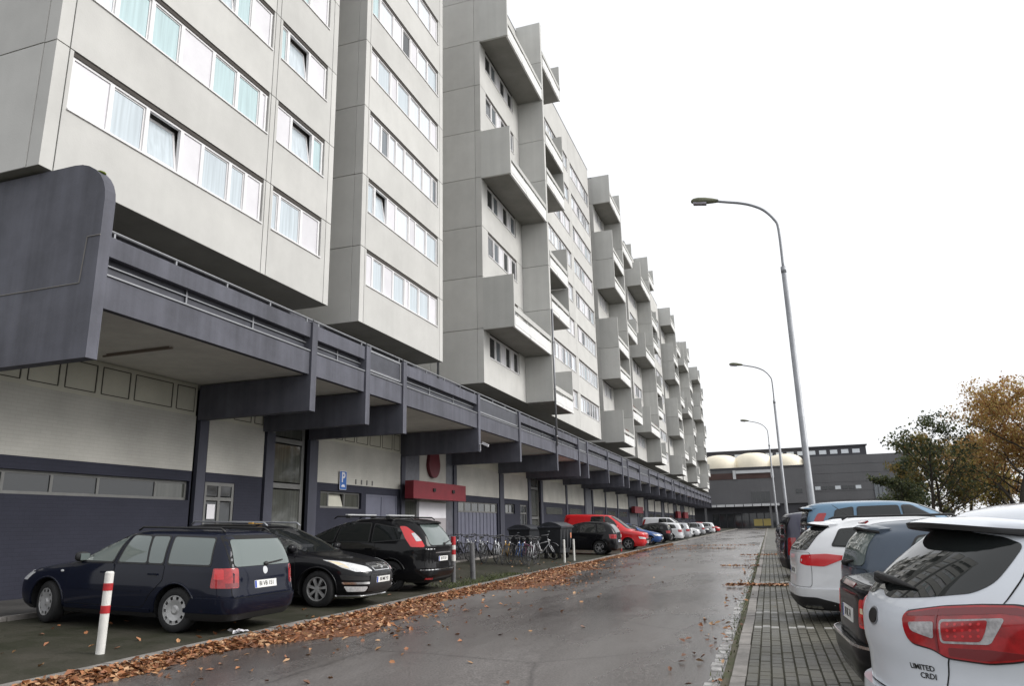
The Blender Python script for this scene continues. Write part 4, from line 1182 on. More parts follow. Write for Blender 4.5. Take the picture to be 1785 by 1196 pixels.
def mondeo_fn(root, sh, P):
    P('F', [(-0.70, 0.985), (0.70, 0.985), (0.56, 1.40), (-0.56, 1.40)], carglass, 'windscreen', off=0.009, r=0.07)
    MB().obox(Matrix.Translation((0.25, 0.34, 1.27)) @ Matrix.Rotation(RAD(-58), 4, 'X'), 0.05, 0.05, 0.006).build('green_sticker', [mat('green_sticker', (0.05, 0.5, 0.08), 0.5)], root)
    for s_ in (-1, 1):
        h = P('F', [(s_*0.36, 0.655), (s_*0.42, 0.735), (s_*0.74, 0.835), (s_*1.0, 0.862), (s_*0.95, 0.735), (s_*0.72, 0.655)][::-s_], clearlens, 'headlight', off=0.008, r=0.03)
        P('F', [(s_*0.80, 0.71), (s_*0.82, 0.82), (s_*0.96, 0.845), (s_*0.92, 0.745)][::-s_], amber_c, 'indicator', h, off=0.0105, r=0.02)
        P('F', [(s_*0.45, 0.43), (s_*0.45, 0.47), (s_*1.0, 0.47), (s_*0.96, 0.43)][::-s_], chrome, 'bumper_trim', off=0.012, r=0.015)
        P('F', [(s_*0.50, 0.30), (s_*0.48, 0.385), (s_*0.95, 0.395), (s_*0.85, 0.30)][::-s_], clearlens, 'fog_light', off=0.010, r=0.03)
        P('F', [(s_*0.46, 0.49), (s_*0.46, 0.56), (s_*1.05, 0.60), (s_*1.0, 0.51)][::-s_], black_pl, 'air_intake', off=0.004, r=0.03)
    gr = P('F', [(-0.30, 0.66), (0.30, 0.66), (0.33, 0.79), (-0.33, 0.79)], chrome, 'grille_frame', off=0.012, r=0.03)
    P('F', [(-0.27, 0.675), (0.27, 0.675), (0.295, 0.772), (-0.295, 0.772)], black_pl, 'grille', gr, off=0.014, r=0.02)
    P('F', [(-0.28, 0.715), (0.28, 0.715), (0.285, 0.735), (-0.285, 0.735)], chrome, 'grille_bar', gr, off=0.017, depth=0.004)
    disc_on(root, sh, 'F', 0, 0.725, 0.085, chrome, 'oval_badge', off=0.022, ry=0.036)
    P('F', [(-0.46, 0.29), (0.46, 0.29), (0.42, 0.62), (-0.42, 0.62)], black_pl, 'lower_grille', off=0.004, r=0.05)
    plate(root, sh, 'F', 0.50, 'BI MK 92')
    P('F', [(-1.0, 0.19), (1.0, 0.19), (1.0, 0.225), (-1.0, 0.225)], chrome, 'splitter_trim', off=0.02, depth=0.03)
    rails(root, sh, 0.56, -1.9, 0.0, 1.475, steel_g, 0.05)
    P('B', [(-0.66, 1.0), (0.66, 1.0), (0.55, 1.38), (-0.55, 1.38)], carglass, 'rear_window', off=0.010, r=0.06)
    MB().box(0.30, 0.62, -0.42, -0.32, 1.50, 1.53).build('roof_bar_or_glint', [mat('ochre_glint', (0.45, 0.25, 0.05), 0.5)], root)  # ochre block stands in for a reflection on the roof rail
amber_c = mat('pale_amber_lens', (0.78, 0.66, 0.45), 0.1, coat=0.8)
MONDEO = dict(id='mondeo', paint=p_black, R=0.335, axles=(1.45, -1.40), wheel='s7', rim=hubcap, arch=0.06, zsill=0.20,
    keys=[(0.17, -2.25, 2.20, 0.83, 9, 3.6), (0.26, -2.33, 2.32, 0.91, 9, 3.6), (0.40, -2.38, 2.38, 0.935, 9, 3.6), (0.55, -2.38, 2.385, 0.942, 9, 3.6), (0.66, -2.36, 2.35, 0.94, 9, 3.7), (0.76, -2.34, 2.22, 0.935, 9, 4),
          (0.84, -2.33, 1.95, 0.925, 9, 4.8), (0.91, -2.31, 1.55, 0.91, 9, 5.5), (0.97, -2.28, 1.15, 0.89, 9, 5), (1.02, -2.25, 0.98, 0.87, 8, 4.5), (1.15, -2.15, 0.70, 0.81, 8, 4.2), (1.30, -2.02, 0.32, 0.725, 8, 4.2),
          (1.41, -1.9, 0.02, 0.65, 7, 4.2), (1.455, -1.8, -0.16, 0.59, 6, 4.2), (1.475, -1.7, -0.35, 0.52, 6, 4.2)],
    swin=[[(0.86, 0.99), (0.02, 0.995), (-0.02, 1.39), (0.14, 1.38), (0.50, 1.20)], [(-0.08, 0.995), (-0.85, 1.0), (-0.78, 1.38), (-0.12, 1.39)], [(-0.95, 1.0), (-1.75, 1.06), (-1.62, 1.36), (-0.88, 1.38)]],
    doors=[[(1.0, 0.28), (-0.02, 0.28), (-0.03, 0.97), (0.95, 0.96)], [(-0.05, 0.28), (-0.78, 0.28), (-0.95, 0.55), (-1.08, 0.72), (-1.05, 0.97), (-0.05, 0.97)]],
    handles=[(0.10, 0.84), (-0.92, 0.85)], mirror=(0.80, 1.03), fn=[mondeo_fn])

def smax_fn(root, sh, P):
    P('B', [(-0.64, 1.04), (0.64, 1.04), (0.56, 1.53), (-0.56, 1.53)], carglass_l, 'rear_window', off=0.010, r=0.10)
    P('B', [(-0.80, 0.52), (0.80, 0.52), (0.76, 1.0), (-0.76, 1.0)], gapm, 'shut_line', off=0.004, r=0.1, depth=0.012)
    P('B', [(-0.79, 0.53), (0.79, 0.53), (0.755, 0.995), (-0.755, 0.995)], p_black2, 'tailgate', off=0.0065, r=0.09, depth=0.012)
    for s_ in (-1, 1):
        l = P('B', [(s_*0.78, 1.0), (s_*1.12, 1.0), (s_*1.16, 1.2), (s_*1.08, 1.46), (s_*0.90, 1.46), (s_*0.80, 1.22)][::s_], redlens_b, 'tail_light', off=0.012, r=0.05)
        P('B', [(s_*0.79, 1.14), (s_*0.93, 1.12), (s_*0.93, 1.3), (s_*0.84, 1.32)][::s_], clearlens, 'light_segment', l, off=0.0145, r=0.02)
    P('B', [(-0.26, 0.60), (0.26, 0.60), (0.30, 0.84), (-0.30, 0.84)], black_pl, 'plate_recess', off=0.005, r=0.05)
    plate(root, sh, 'B', 0.73, 'BI TS 33', off=0.014)
    P('B', [(-0.76, 0.945), (-0.48, 0.945), (-0.48, 0.968), (-0.76, 0.968)], chrome, 'script_badge', off=0.006, depth=0.004)
    P('B', [(-0.42, 0.86), (0.42, 0.86), (0.42, 0.885), (-0.42, 0.885)], chrome, 'chrome_bar', off=0.01, depth=0.012)
    P('B', [(-1.5, 0.28), (1.5, 0.28), (1.45, 0.50), (0.85, 0.53), (-0.85, 0.53), (-1.45, 0.50)], p_black2, 'rear_bumper', off=0.04, r=0.05, depth=0.055)
    P('B', [(-0.9, 0.485), (0.9, 0.485), (0.9, 0.50), (-0.9, 0.50)], chrome, 'bumper_trim', off=0.046, depth=0.012)
    P('B', [(-0.75, 0.30), (-0.55, 0.30), (-0.55, 0.33), (-0.75, 0.33)], redlens, 'reflector', off=0.048, depth=0.01)
    w = MB(); a, n = sh.normal('B', 0.05, 1.06); b, m_ = sh.normal('B', 0.42, 1.12)
    w.tube([a+n*0.03, b+m_*0.022], 0.012, 6); w.ellipsoid(a+n*0.02, (0.05, 0.03, 0.035), 10, 6); w.build('rear_wiper', [black_pl], root, smooth=True)
    spoiler(root, sh, 1.555, 0.60, 0.16, p_black2)
    rails(root, sh, 0.60, -1.8, 0.35, 1.625, black_pl, 0.045)
    for y in (-0.05, -1.15):
        b = MB().box(-0.70, 0.70, y-0.035, y+0.035, 1.70, 1.728)
        bar = b.build('roof_bar_or_glint', [mat('bright_aluminium', (0.72, 0.73, 0.74), 0.35, metal=0.6)], root)
        for s_ in (-1, 1): MB().box(s_*0.60-0.05, s_*0.60+0.05, y-0.06, y+0.06, 1.63, 1.699).build('bar_foot', [black_pl], bar)
    P('F', [(-0.70, 1.05), (0.70, 1.05), (0.58, 1.55), (-0.58, 1.55)], carglass, 'windscreen', off=0.009, r=0.07)
SMAX = dict(id='smax', paint=p_black2, R=0.34, axles=(1.45, -1.40), wheel='s15', rim=alloy_d, arch=0.06, zsill=0.24,
    keys=[(0.20, -2.22, 2.2, 0.84, 5.5, 4), (0.30, -2.32, 2.33, 0.915, 5.5, 4), (0.45, -2.37, 2.38, 0.938, 5.5, 4), (0.58, -2.35, 2.38, 0.942, 5.5, 4), (0.72, -2.33, 2.34, 0.94, 5.5, 4.2), (0.84, -2.33, 2.18, 0.932, 5.5, 4.8),
          (0.94, -2.34, 1.85, 0.918, 5.5, 5), (1.02, -2.33, 1.45, 0.90, 5.5, 5), (1.08, -2.31, 1.22, 0.885, 5.2, 4.5), (1.25, -2.22, 0.85, 0.82, 5, 4.2), (1.42, -2.08, 0.42, 0.74, 5, 4.2), (1.54, -1.95, 0.02, 0.665, 5, 4.2), (1.60, -1.85, -0.2, 0.60, 5, 4.2), (1.625, -1.72, -0.4, 0.53, 5, 4)],
    swin=[[(1.0, 1.08), (0.18, 1.09), (0.12, 1.50), (0.22, 1.50), (0.62, 1.30)], [(0.08, 1.09), (-0.78, 1.10), (-0.74, 1.51), (0.04, 1.51)], [(-0.88, 1.10), (-1.78, 1.18), (-1.55, 1.40), (-0.85, 1.50)]],
    doors=[[(1.12, 0.32), (0.10, 0.32), (0.08, 1.06), (1.08, 1.04)], [(0.07, 0.32), (-0.76, 0.32), (-0.92, 0.55), (-1.03, 0.75), (-0.95, 1.07), (0.05, 1.06)]],
    handles=[(0.24, 0.92), (-0.82, 0.94)], mirror=(0.95, 1.12), fn=[smax_fn])

# ---- generic kinds built from the same skin
def hatch_keys(L, W, H, belt, hood, rear_rake=0.25, ws=0.0, nr=8, nf=4.5, zb=0.20, nose=0.70):
    """two-box car: length, width, height, belt height, bonnet height at the windscreen"""
    r, f, w = -L/2, L/2, W/2
    gh = H-belt
    k = [(zb, r+0.10, f-0.15, w*0.90, nr, nf), (zb+0.10, r+0.03, f-0.05, w*0.975, nr, nf), (zb+0.25, r, f, w*0.995, nr, nf), (nose-0.08, r+0.02, f-0.005, w, nr, nf), (nose, r+0.03, f-0.08, w*0.997, nr, nf),
         (nose+(hood-nose)*0.4, r+0.035, f-0.32, w*0.99, nr, nf+0.6), (nose+(hood-nose)*0.75, r+0.04, f-0.70, w*0.98, nr, nf+1), (hood, r+0.05, f-1.08+ws, w*0.965, nr, nf+0.6)]
    k += [(hood+(H-hood)*0.12, r+0.07, f-1.28+ws, w*0.94, nr, nf), (hood+(H-hood)*0.40, r+0.05+rear_rake*0.35, f-1.62+ws, w*0.875, nr, nf), (hood+(H-hood)*0.70, r+0.06+rear_rake*0.75, f-2.0+ws, w*0.79, nr-1, nf),
          (H-0.085, r+0.10+rear_rake, f-2.3+ws, w*0.71, nr-2, nf), (H-0.045, r+0.17+rear_rake, f-2.45+ws, w*0.65, nr-2.5, nf), (H-0.025, r+0.28+rear_rake, f-2.62+ws, w*0.58, nr-3, nf)]
    return k
def generic(idn, pnt, L, W, H, belt, hood, fr, rr, R=0.32, lights='wide', **kw):
    k = hatch_keys(L, W, H, belt, hood, kw.pop('rake', 0.25), kw.pop('ws', 0.0), kw.pop('nre', 8), kw.pop('nfe', 4.5), kw.pop('zb', 0.2), kw.pop('nose', 0.70))
    g = kw.pop('glass', carglass); b = belt; t = H-0.11; f = L/2; r = -L/2
    ws = f-1.3
    n3 = kw.pop('quarter', True)
    rk = kw.get('rk', 0.25)
    sw = [[(ws-0.25, b+0.02), (ws-1.05, b+0.03), (ws-1.08, t-0.02), (ws-0.92, t-0.02), (ws-0.55, (b+t)/2+0.06)], [(ws-1.14, b+0.03), (ws-1.95, b+0.04), (ws-1.88, t-0.03), (ws-1.16, t-0.02)]]
    if n3: sw.append([(ws-2.05, b+0.05), (r+0.52, b+0.10), (r+0.66, t-0.08), (ws-1.98, t-0.03)])
    doors = [[(ws-0.05, 0.30), (ws-1.08, 0.30), (ws-1.09, b-0.02), (ws-0.10, b-0.03)], [(ws-1.11, 0.30), (max(ws-1.85, rr+0.46), 0.30), (max(ws-2.02, rr+0.26), 0.66), (ws-2.04, b-0.01), (ws-1.12, b-0.02)]]
    hw = W/2
    def fn(root, sh, P):
        P('F', [(-hw*0.76, hood+0.05), (hw*0.76, hood+0.05), (hw*0.62, t), (-hw*0.62, t)], carglass, 'windscreen', off=0.009, r=0.07)
        P('B', [(-hw*0.74, b+0.03), (hw*0.74, b+0.03), (hw*0.62, t-0.02), (-hw*0.62, t-0.02)], g, 'rear_window', off=0.010, r=0.07)
        P('B', [(-hw*0.82, 0.50), (hw*0.82, 0.50), (hw*0.80, b), (-hw*0.80, b)], gapm, 'shut_line', off=0.004, r=0.06, depth=0.012)
        P('B', [(-hw*0.815, 0.505), (hw*0.815, 0.505), (hw*0.795, b-0.005), (-hw*0.795, b-0.005)], pnt, 'tailgate', off=0.0065, r=0.055, depth=0.012)
        P('B', [(-1.35, 0.24), (1.35, 0.24), (1.3, 0.48), (-1.3, 0.48)], kw.get('bump', pnt), 'rear_bumper', off=0.035, r=0.04, depth=0.05)
        P('F', [(-1.2, 0.22), (1.2, 0.22), (1.2, 0.46), (-1.2, 0.46)], kw.get('bump', pnt), 'front_bumper', off=0.03, r=0.04, depth=0.045)
        P('F', [(-0.42, 0.52), (0.42, 0.52), (0.45, 0.64), (-0.45, 0.64)], black_pl, 'grille', off=0.006, r=0.03)
        P('F', [(-0.5, 0.26), (0.5, 0.26), (0.5, 0.38), (-0.5, 0.38)], black_pl, 'lower_grille', off=0.034, r=0.03)
        for s_ in (-1, 1):
            P('F', [(s_*0.48, 0.60), (s_*0.50, 0.69), (s_*1.05, 0.76), (s_*0.98, 0.62)][::-s_], clearlens, 'headlight', off=0.007, r=0.03)
            if lights == 'tall': q = [(s_*hw*0.84, b-0.25), (s_*hw*1.08, b-0.25), (s_*hw*1.06, t-0.12), (s_*hw*0.88, t-0.12)]
            elif lights == 'point': q = [(s_*hw*0.55, b-0.16), (s_*hw*0.72, b-0.19), (s_*hw*1.02, b-0.20), (s_*hw*1.42, b-0.06), (s_*hw*1.05, b-0.02), (s_*hw*0.6, b-0.04)]
            elif lights == 'low': q = [(s_*hw*0.86, 0.58), (s_*hw*1.10, 0.58), (s_*hw*1.10, b-0.02), (s_*hw*0.86, b-0.02)]
            else: q = [(s_*hw*0.62, b-0.24), (s_*hw*1.12, b-0.24), (s_*hw*1.16, b-0.04), (s_*hw*0.64, b-0.04)]
            l = P('B', q[::s_], redlens_b if lights == 'point' else redlens, 'tail_light', off=0.008, r=0.04)
        plate(root, sh, 'B', kw.get('pz', 0.66), kw.get('ptxt', 'BI AM 21'))
        plate(root, sh, 'F', 0.45, kw.get('ptxt', 'BI AM 21'), off=0.036)
        for q in kw.get('more', []): q(root, sh, P)
    d = dict(id=idn, paint=pnt, R=R, axles=(fr, rr), keys=k, swin=sw, doors=doors, fn=[fn], glass=g, mirror=(ws-0.32, b+0.05), handles=[(ws-0.95, b-0.11), (ws-1.88, b-0.10)], zsill=kw.get('zsill', 0.26))
    d.update(kw.get('upd', {}))
    return d

HATCH = generic('hatch', p_dblue, 4.10, 1.76, 1.48, 0.95, 0.97, 1.28, -1.28, R=0.31)
SUVD = generic('suvd', p_black, 4.25, 1.80, 1.58, 1.02, 1.02, 1.33, -1.30, R=0.34, nose=0.78, rake=0.34, upd=dict(wheel='s5d', arch=0.06))
ESTATE = generic('estate', p_white2, 4.62, 1.82, 1.50, 0.97, 0.97, 1.38, -1.34, R=0.32, rake=0.22)
VAN = generic('van', p_red, 4.98, 1.98, 1.97, 1.20, 1.12, 1.50, -1.48, R=0.33, nose=0.95, rake=0.04, ws=0.30, nre=10, quarter=False, lights='tall', upd=dict(wheel='s5', crown=0.03))
# ------------------------------------------------------------------ the cars on the right
silverlens = mat('silver_lens', (0.40, 0.39, 0.40), 0.15, coat=0.8, var=0.35, scale=30, space='obj')
def kia_fn(root, sh, P):
    wm = p_white
    P('B', [(-0.55, 0.60), (0.55, 0.60), (0.575, 0.73), (0.605, 0.84), (0.845, 1.10), (0.82, 1.24), (0.66, 1.46), (-0.66, 1.46), (-0.82, 1.24), (-0.845, 1.10), (-0.605, 0.84), (-0.575, 0.73)], gapm, 'shut_line', off=0.004, r=0.06, depth=0.012)
    P('B', [(-0.545, 0.61), (0.545, 0.61), (0.57, 0.73), (0.60, 0.84), (0.838, 1.10), (0.812, 1.24), (0.65, 1.45), (-0.65, 1.45), (-0.812, 1.24), (-0.838, 1.10), (-0.60, 0.84), (-0.57, 0.73)], wm, 'tailgate', off=0.0065, r=0.05, depth=0.006, step=0.05)
    gl_ = [(0.05, 1.125), (0.11, 1.10), (0.20, 1.094), (0.46, 1.118), (0.67, 1.15), (0.725, 1.20), (0.71, 1.29), (0.66, 1.385), (0.51, 1.425), (0.22, 1.455)]
    rw = P('B', gl_+[(-a, z) for a, z in gl_[::-1]], carglass, 'rear_window', off=0.010, r=0.04, step=0.05)
    # spoiler
    sp = MB(); n = 14; rows = []
    for i in range(n+1):
        a = -0.70+1.40*i/n; e = 1-(abs(a)/0.70)**2.2
        p, nn = sh.normal('B', a, 1.485-0.05*(abs(a)/0.7)**2)
        back = 0.05+0.16*e**0.6
        rows.append([(p.x, p.y+0.06, p.z+0.055), (p.x, p.y-back*0.6, p.z+0.052), (p.x, p.y-back, p.z+0.028), (p.x, p.y-back*0.96, p.z-0.002), (p.x, p.y-0.02, p.z-0.022)])
    for r in rows: sp.v += r
    for i in range(n):
        for k in range(4): sp.f.append((i*5+k, (i+1)*5+k, (i+1)*5+k+1, i*5+k+1)); sp.m.append(1 if k >= 2 else 0)
    sp.f.append((0, 1, 2, 3, 4)); sp.m.append(0); sp.f.append(tuple(n*5+k for k in (4, 3, 2, 1, 0))); sp.m.append(0)
    o = sp.build('roof_spoiler', [wm, black_pl], root); smooth_angle(o, 40)
    for s_ in (-1, 1):
        q = [(s_*a, z) for a, z in ((0.37, 1.012), (0.395, 0.925), (0.43, 0.892), (0.545, 0.876), (0.60, 0.842), (0.79, 0.832), (0.90, 0.848), (1.04, 0.88), (1.12, 0.95), (1.06, 1.06), (0.90, 1.10), (0.74, 1.095), (0.58, 1.078), (0.39, 1.04))]
        P('B', sp_grow(q, 0.010)[::s_], black_pl, 'light_housing', off=0.008, r=0.03, step=0.04)
        l = P('B', q[::s_], redlens, 'tail_light', off=0.018, r=0.03, step=0.035)
        P('B', [(s_*a, z) for a, z in ((0.395, 1.02), (0.58, 1.04), (0.85, 1.062), (1.04, 1.05), (0.90, 1.09), (0.74, 1.085), (0.58, 1.068), (0.40, 1.034))][::s_], redlens_d, 'light_segment', l, off=0.0205, r=0.008, step=0.04)
        P('B', [(s_*a, z) for a, z in ((0.415, 0.992), (0.435, 0.953), (0.555, 0.925), (0.558, 1.008))][::s_], silverlens, 'reverse_light', l, off=0.021, r=0.015, step=0.03)
        P('B', [(s_*a, z) for a, z in ((0.588, 0.908), (0.585, 1.022), (0.87, 1.046), (0.85, 0.99), (0.81, 0.92))][::s_], silverlens, 'light_surround', l, off=0.021, r=0.02, step=0.03)
        P('B', [(s_*a, z) for a, z in ((0.598, 0.92), (0.595, 1.01), (0.80, 1.034), (0.795, 0.98), (0.77, 0.93))][::s_], redlens, 'brake_cluster', l, off=0.0235, r=0.015, step=0.03)
        for ci in range(5):
            for cj in range(3): disc_on(l, sh, 'B', s_*(0.628+ci*0.034), 0.945+cj*0.028+ci*0.003, 0.007, redlens_b, 'led', off=0.0255, n=8)
        P('B', [(s_*0.575, 0.865), (s_*0.572, 1.065), (s_*0.562, 1.065), (s_*0.565, 0.865)][::s_], redlens_d, 'light_joint', l, off=0.0215, step=0.04)
        P('B', [(s_*a, z) for a, z in ((0.62, 0.852), (0.79, 0.842), (0.90, 0.858), (1.0, 0.88), (0.80, 0.895), (0.62, 0.89))][::s_], redlens_d, 'light_segment', l, off=0.0205, r=0.008, step=0.04)
    disc_on(root, sh, 'B', 0.03, 0.985, 0.078, steel_g, 'oval_badge', off=0.012, ry=0.05)
    disc_on(root, sh, 'B', 0.03, 0.985, 0.066, ink, 'badge_field', off=0.015, ry=0.04)
    w = MB(); a, nn = sh.normal('B', 0.0, 1.155); b, m_ = sh.normal('B', 0.36, 1.15)
    w.ellipsoid(a+nn*0.03+Vector((0, 0, 0.015)), (0.055, 0.045, 0.03), 14, 8)
    md, mm = sh.normal('B', 0.18, 1.165)
    w.tube([a+nn*0.055+Vector((0, 0, 0.02)), md+mm*0.045, b+m_*0.02], [0.026, 0.022, 0.006], 8)
    w.build('rear_wiper', [black_pl], root, smooth=True)
    on_skin(root, sh, 'B', 0.445, 0.772, text_mesh('LIMITED', 0.040, 0.001, bold=0.0005), ink, 'badge_lettering', 0.010)
    on_skin(root, sh, 'B', 0.475, 0.732, text_mesh('CRDI', 0.040, 0.001, bold=0.0005), ink, 'badge_lettering', 0.010)
    plate(root, sh, 'B', 0.47, 'BI KT 12', off=0.056)
    P('B', [(-1.5, 0.34), (1.5, 0.34), (1.45, 0.60), (-1.45, 0.60)], wm, 'rear_bumper', off=0.05, r=0.05, depth=0.065)
    P('B', [(-1.4, 0.22), (1.4, 0.22), (1.45, 0.34), (-1.45, 0.34)], black_pl, 'bumper_skirt', off=0.045, r=0.03, depth=0.06)
    rails(root, sh, 0.60, -0.95, 0.3, 1.60, black_pl, 0.045)
    P('F', [(-0.7, 1.08), (0.7, 1.08), (0.55, 1.52), (-0.55, 1.52)], carglass, 'windscreen', off=0.009, r=0.07)
KIA = dict(id='kia', paint=p_white, R=0.36, axles=(1.36, -1.28), wheel='s5', arch=0.06, zsill=0.33, lipm=black_pl, nt=160, nr=80,
    keys=[(0.22, -2.08, 2.05, 0.83, 3.4, 4), (0.34, -2.16, 2.16, 0.905, 3.2, 4), (0.5, -2.2, 2.21, 0.925, 3.0, 4), (0.62, -2.19, 2.22, 0.928, 2.9, 4), (0.75, -2.19, 2.2, 0.928, 2.8, 4), (0.86, -2.205, 2.1, 0.926, 2.8, 4.5), (0.96, -2.2, 1.85, 0.918, 2.8, 5), (1.04, -2.175, 1.45, 0.905, 2.8, 5), (1.1, -2.14, 1.15, 0.888, 2.7, 4.5), (1.25, -2.00, 0.85, 0.83, 2.6, 4.2), (1.4, -1.80, 0.45, 0.75, 2.6, 4.2), (1.5, -1.65, 0.1, 0.685, 2.6, 4.2), (1.565, -1.53, -0.15, 0.62, 2.6, 4.2), (1.60, -1.36, -0.35, 0.55, 2.6, 4)],
    swin=[[(0.95, 1.10), (0.10, 1.12), (0.06, 1.47), (0.2, 1.47), (0.55, 1.32)], [(0.0, 1.12), (-0.85, 1.14), (-0.78, 1.47), (-0.02, 1.48)], [(-0.95, 1.15), (-1.45, 1.22), (-1.30, 1.42), (-0.88, 1.46)]],
    doors=[[(1.05, 0.36), (0.03, 0.36), (0.02, 1.08), (1.0, 1.06)], [(0.0, 0.36), (-0.72, 0.36), (-0.9, 0.6), (-0.98, 0.8), (-0.95, 1.10), (0.0, 1.09)]],
    handles=[(0.15, 0.98), (-0.82, 1.0)], mirror=(0.85, 1.13), fn=[kia_fn])

def sedan_fn(root, sh, P):
    pb = p_black2
    P('B', [(-0.70, 0.52), (0.70, 0.52), (0.72, 0.955), (-0.72, 0.955)], gapm, 'shut_line', off=0.004, r=0.05, depth=0.012)
    P('B', [(-0.69, 0.53), (0.69, 0.53), (0.71, 0.95), (-0.71, 0.95)], pb, 'boot_lid', off=0.0065, r=0.05, depth=0.012)
    for s_ in (-1, 1):
        l = P('B', [(s_*0.50, 0.64), (s_*1.08, 0.64), (s_*1.12, 0.86), (s_*0.52, 0.85)][::s_], redlens_b, 'tail_light', off=0.01, r=0.04)
        P('B', [(s_*0.55, 0.745), (s_*0.72, 0.745), (s_*0.72, 0.785), (s_*0.55, 0.785)][::s_], amber_c, 'reverse_light', l, off=0.012, r=0.01)
        P('B', [(s_*0.52, 0.66), (s_*1.0, 0.66), (s_*1.0, 0.72), (s_*0.52, 0.72)][::s_], redlens, 'light_segment', l, off=0.012, r=0.01)
    P('B', [(-0.40, 0.60), (0.40, 0.60), (0.42, 0.82), (-0.42, 0.82)], black_pl, 'plate_recess', off=0.005, r=0.03)
    plate(root, sh, 'B', 0.70, 'BI RL 74', off=0.012)
    P('B', [(-0.26, 0.915), (0.26, 0.915), (0.26, 0.945), (-0.26, 0.945)], redlens_d, 'brake_light', off=0.012, depth=0.01)
    P('B', [(-1.4, 0.24), (1.4, 0.24), (1.38, 0.52), (-1.38, 0.52)], pb, 'rear_bumper', off=0.06, r=0.06, depth=0.075)
    P('B', [(-0.9, 0.505), (0.9, 0.505), (0.9, 0.525), (-0.9, 0.525)], chrome, 'bumper_trim', off=0.066, depth=0.01)
    P('B', [(-0.62, 1.02), (0.62, 1.02), (0.52, 1.34), (-0.52, 1.34)], carglass, 'rear_window', off=0.010, r=0.06)
    P('F', [(-0.66, 1.0), (0.66, 1.0), (0.54, 1.34), (-0.54, 1.34)], carglass, 'windscreen', off=0.009, r=0.06)
SEDAN = dict(id='sedan', paint=p_black2, R=0.325, axles=(1.40, -1.36), wheel='s10', arch=0.055, zsill=0.22,
    keys=[(0.18, -2.22, 2.15, 0.80, 7, 4), (0.28, -2.30, 2.27, 0.87, 7, 4), (0.45, -2.34, 2.33, 0.895, 7, 4), (0.60, -2.33, 2.33, 0.90, 7, 4), (0.72, -2.32, 2.24, 0.898, 7, 4.5), (0.82, -2.31, 1.95, 0.892, 7, 5),
          (0.90, -2.30, 1.50, 0.882, 7, 5.5), (0.945, -2.27, 1.20, 0.872, 7, 5), (0.985, -1.98, 1.05, 0.86, 7, 4.5), (1.005, -1.78, 0.98, 0.85, 6, 4.5), (1.12, -1.50, 0.74, 0.80, 5, 4.2), (1.26, -1.18, 0.36, 0.71, 5, 4.2), (1.36, -0.92, 0.02, 0.63, 5, 4.2), (1.41, -0.75, -0.1, 0.55, 5, 4.2)],
    swin=[[(0.85, 0.98), (0.05, 0.985), (0.02, 1.32), (0.14, 1.32), (0.5, 1.17)], [(-0.03, 0.985), (-0.88, 1.0), (-0.70, 1.30), (-0.05, 1.32)]],
    doors=[[(0.98, 0.28), (0.0, 0.28), (0.0, 0.95), (0.92, 0.94)], [(-0.03, 0.28), (-0.75, 0.28), (-0.92, 0.52), (-1.0, 0.70), (-0.98, 0.96), (-0.03, 0.95)]],
    handles=[(0.12, 0.84), (-0.85, 0.85)], mirror=(0.78, 1.0), fn=[sedan_fn])

def focus_more(root, sh, P):
    P('B', [(-1.30, 0.20), (1.30, 0.20), (1.05, 0.30), (0.80, 0.37), (-0.80, 0.37), (-1.05, 0.30)], black_pl, 'diffuser', off=0.045, r=0.04, depth=0.05)
    P('B', [(-0.8, 0.235), (-0.5, 0.235), (-0.5, 0.265), (-0.8, 0.265)], chrome, 'exhaust_trim', off=0.05, r=0.01, depth=0.02)
    P('B', [(0.5, 0.235), (0.8, 0.235), (0.8, 0.265), (0.5, 0.265)], chrome, 'exhaust_trim', off=0.05, r=0.01, depth=0.02)
    spoiler(root, sh, 1.40, 0.60, 0.18, p_white2)
    rails(root, sh, 0.54, -1.6, 0.0, 1.475, black_pl, 0.03)
    t = MB().tube([(0, -1.35, 1.49), (0, -1.62, 1.70)], [0.012, 0.004], 6); t.ellipsoid((0, -1.35, 1.495), (0.03, 0.06, 0.02), 8, 5); t.build('aerial', [black_pl], root)
FOCUS = generic('focus', p_white2, 4.66, 1.83, 1.50, 1.00, 0.97, 1.40, -1.30, R=0.33, rake=0.42, nre=4.6, lights='point', more=[focus_more], ptxt='BI FC 88', pz=0.72, upd=dict(wheel='s5'))
def mpv_more(root, sh, P):
    hw = 0.89
    spoiler(root, sh, 1.355, 0.60, 0.10, p_grey)
    P('B', [(-0.22, 1.35), (0.22, 1.35), (0.22, 1.372), (-0.22, 1.372)], redlens, 'brake_light', off=0.09, depth=0.02)
    w = MB(); a, n = sh.normal('B', 0.0, 0.985); b, m_ = sh.normal('B', 0.4, 1.02)
    w.tube([a+n*0.03, b+m_*0.022], 0.014, 6); w.ellipsoid(a+n*0.02, (0.06, 0.05, 0.04), 10, 6); w.build('rear_wiper', [black_pl], root, smooth=True)
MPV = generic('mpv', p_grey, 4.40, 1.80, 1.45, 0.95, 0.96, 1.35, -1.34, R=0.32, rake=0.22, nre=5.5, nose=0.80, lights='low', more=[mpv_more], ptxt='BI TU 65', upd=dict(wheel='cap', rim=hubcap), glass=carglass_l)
def kangoo_more(root, sh, P):
    spoiler(root, sh, 1.70, 0.68, 0.12, p_blue)
KANGOO = generic('kangoo', p_blue, 4.25, 1.83, 1.83, 1.10, 1.12, 1.33, -1.36, R=0.32, rake=0.10, nose=0.88, ws=0.25, nre=9, lights='tall', more=[kangoo_more], ptxt='BI LE 40', bump=black_pl)
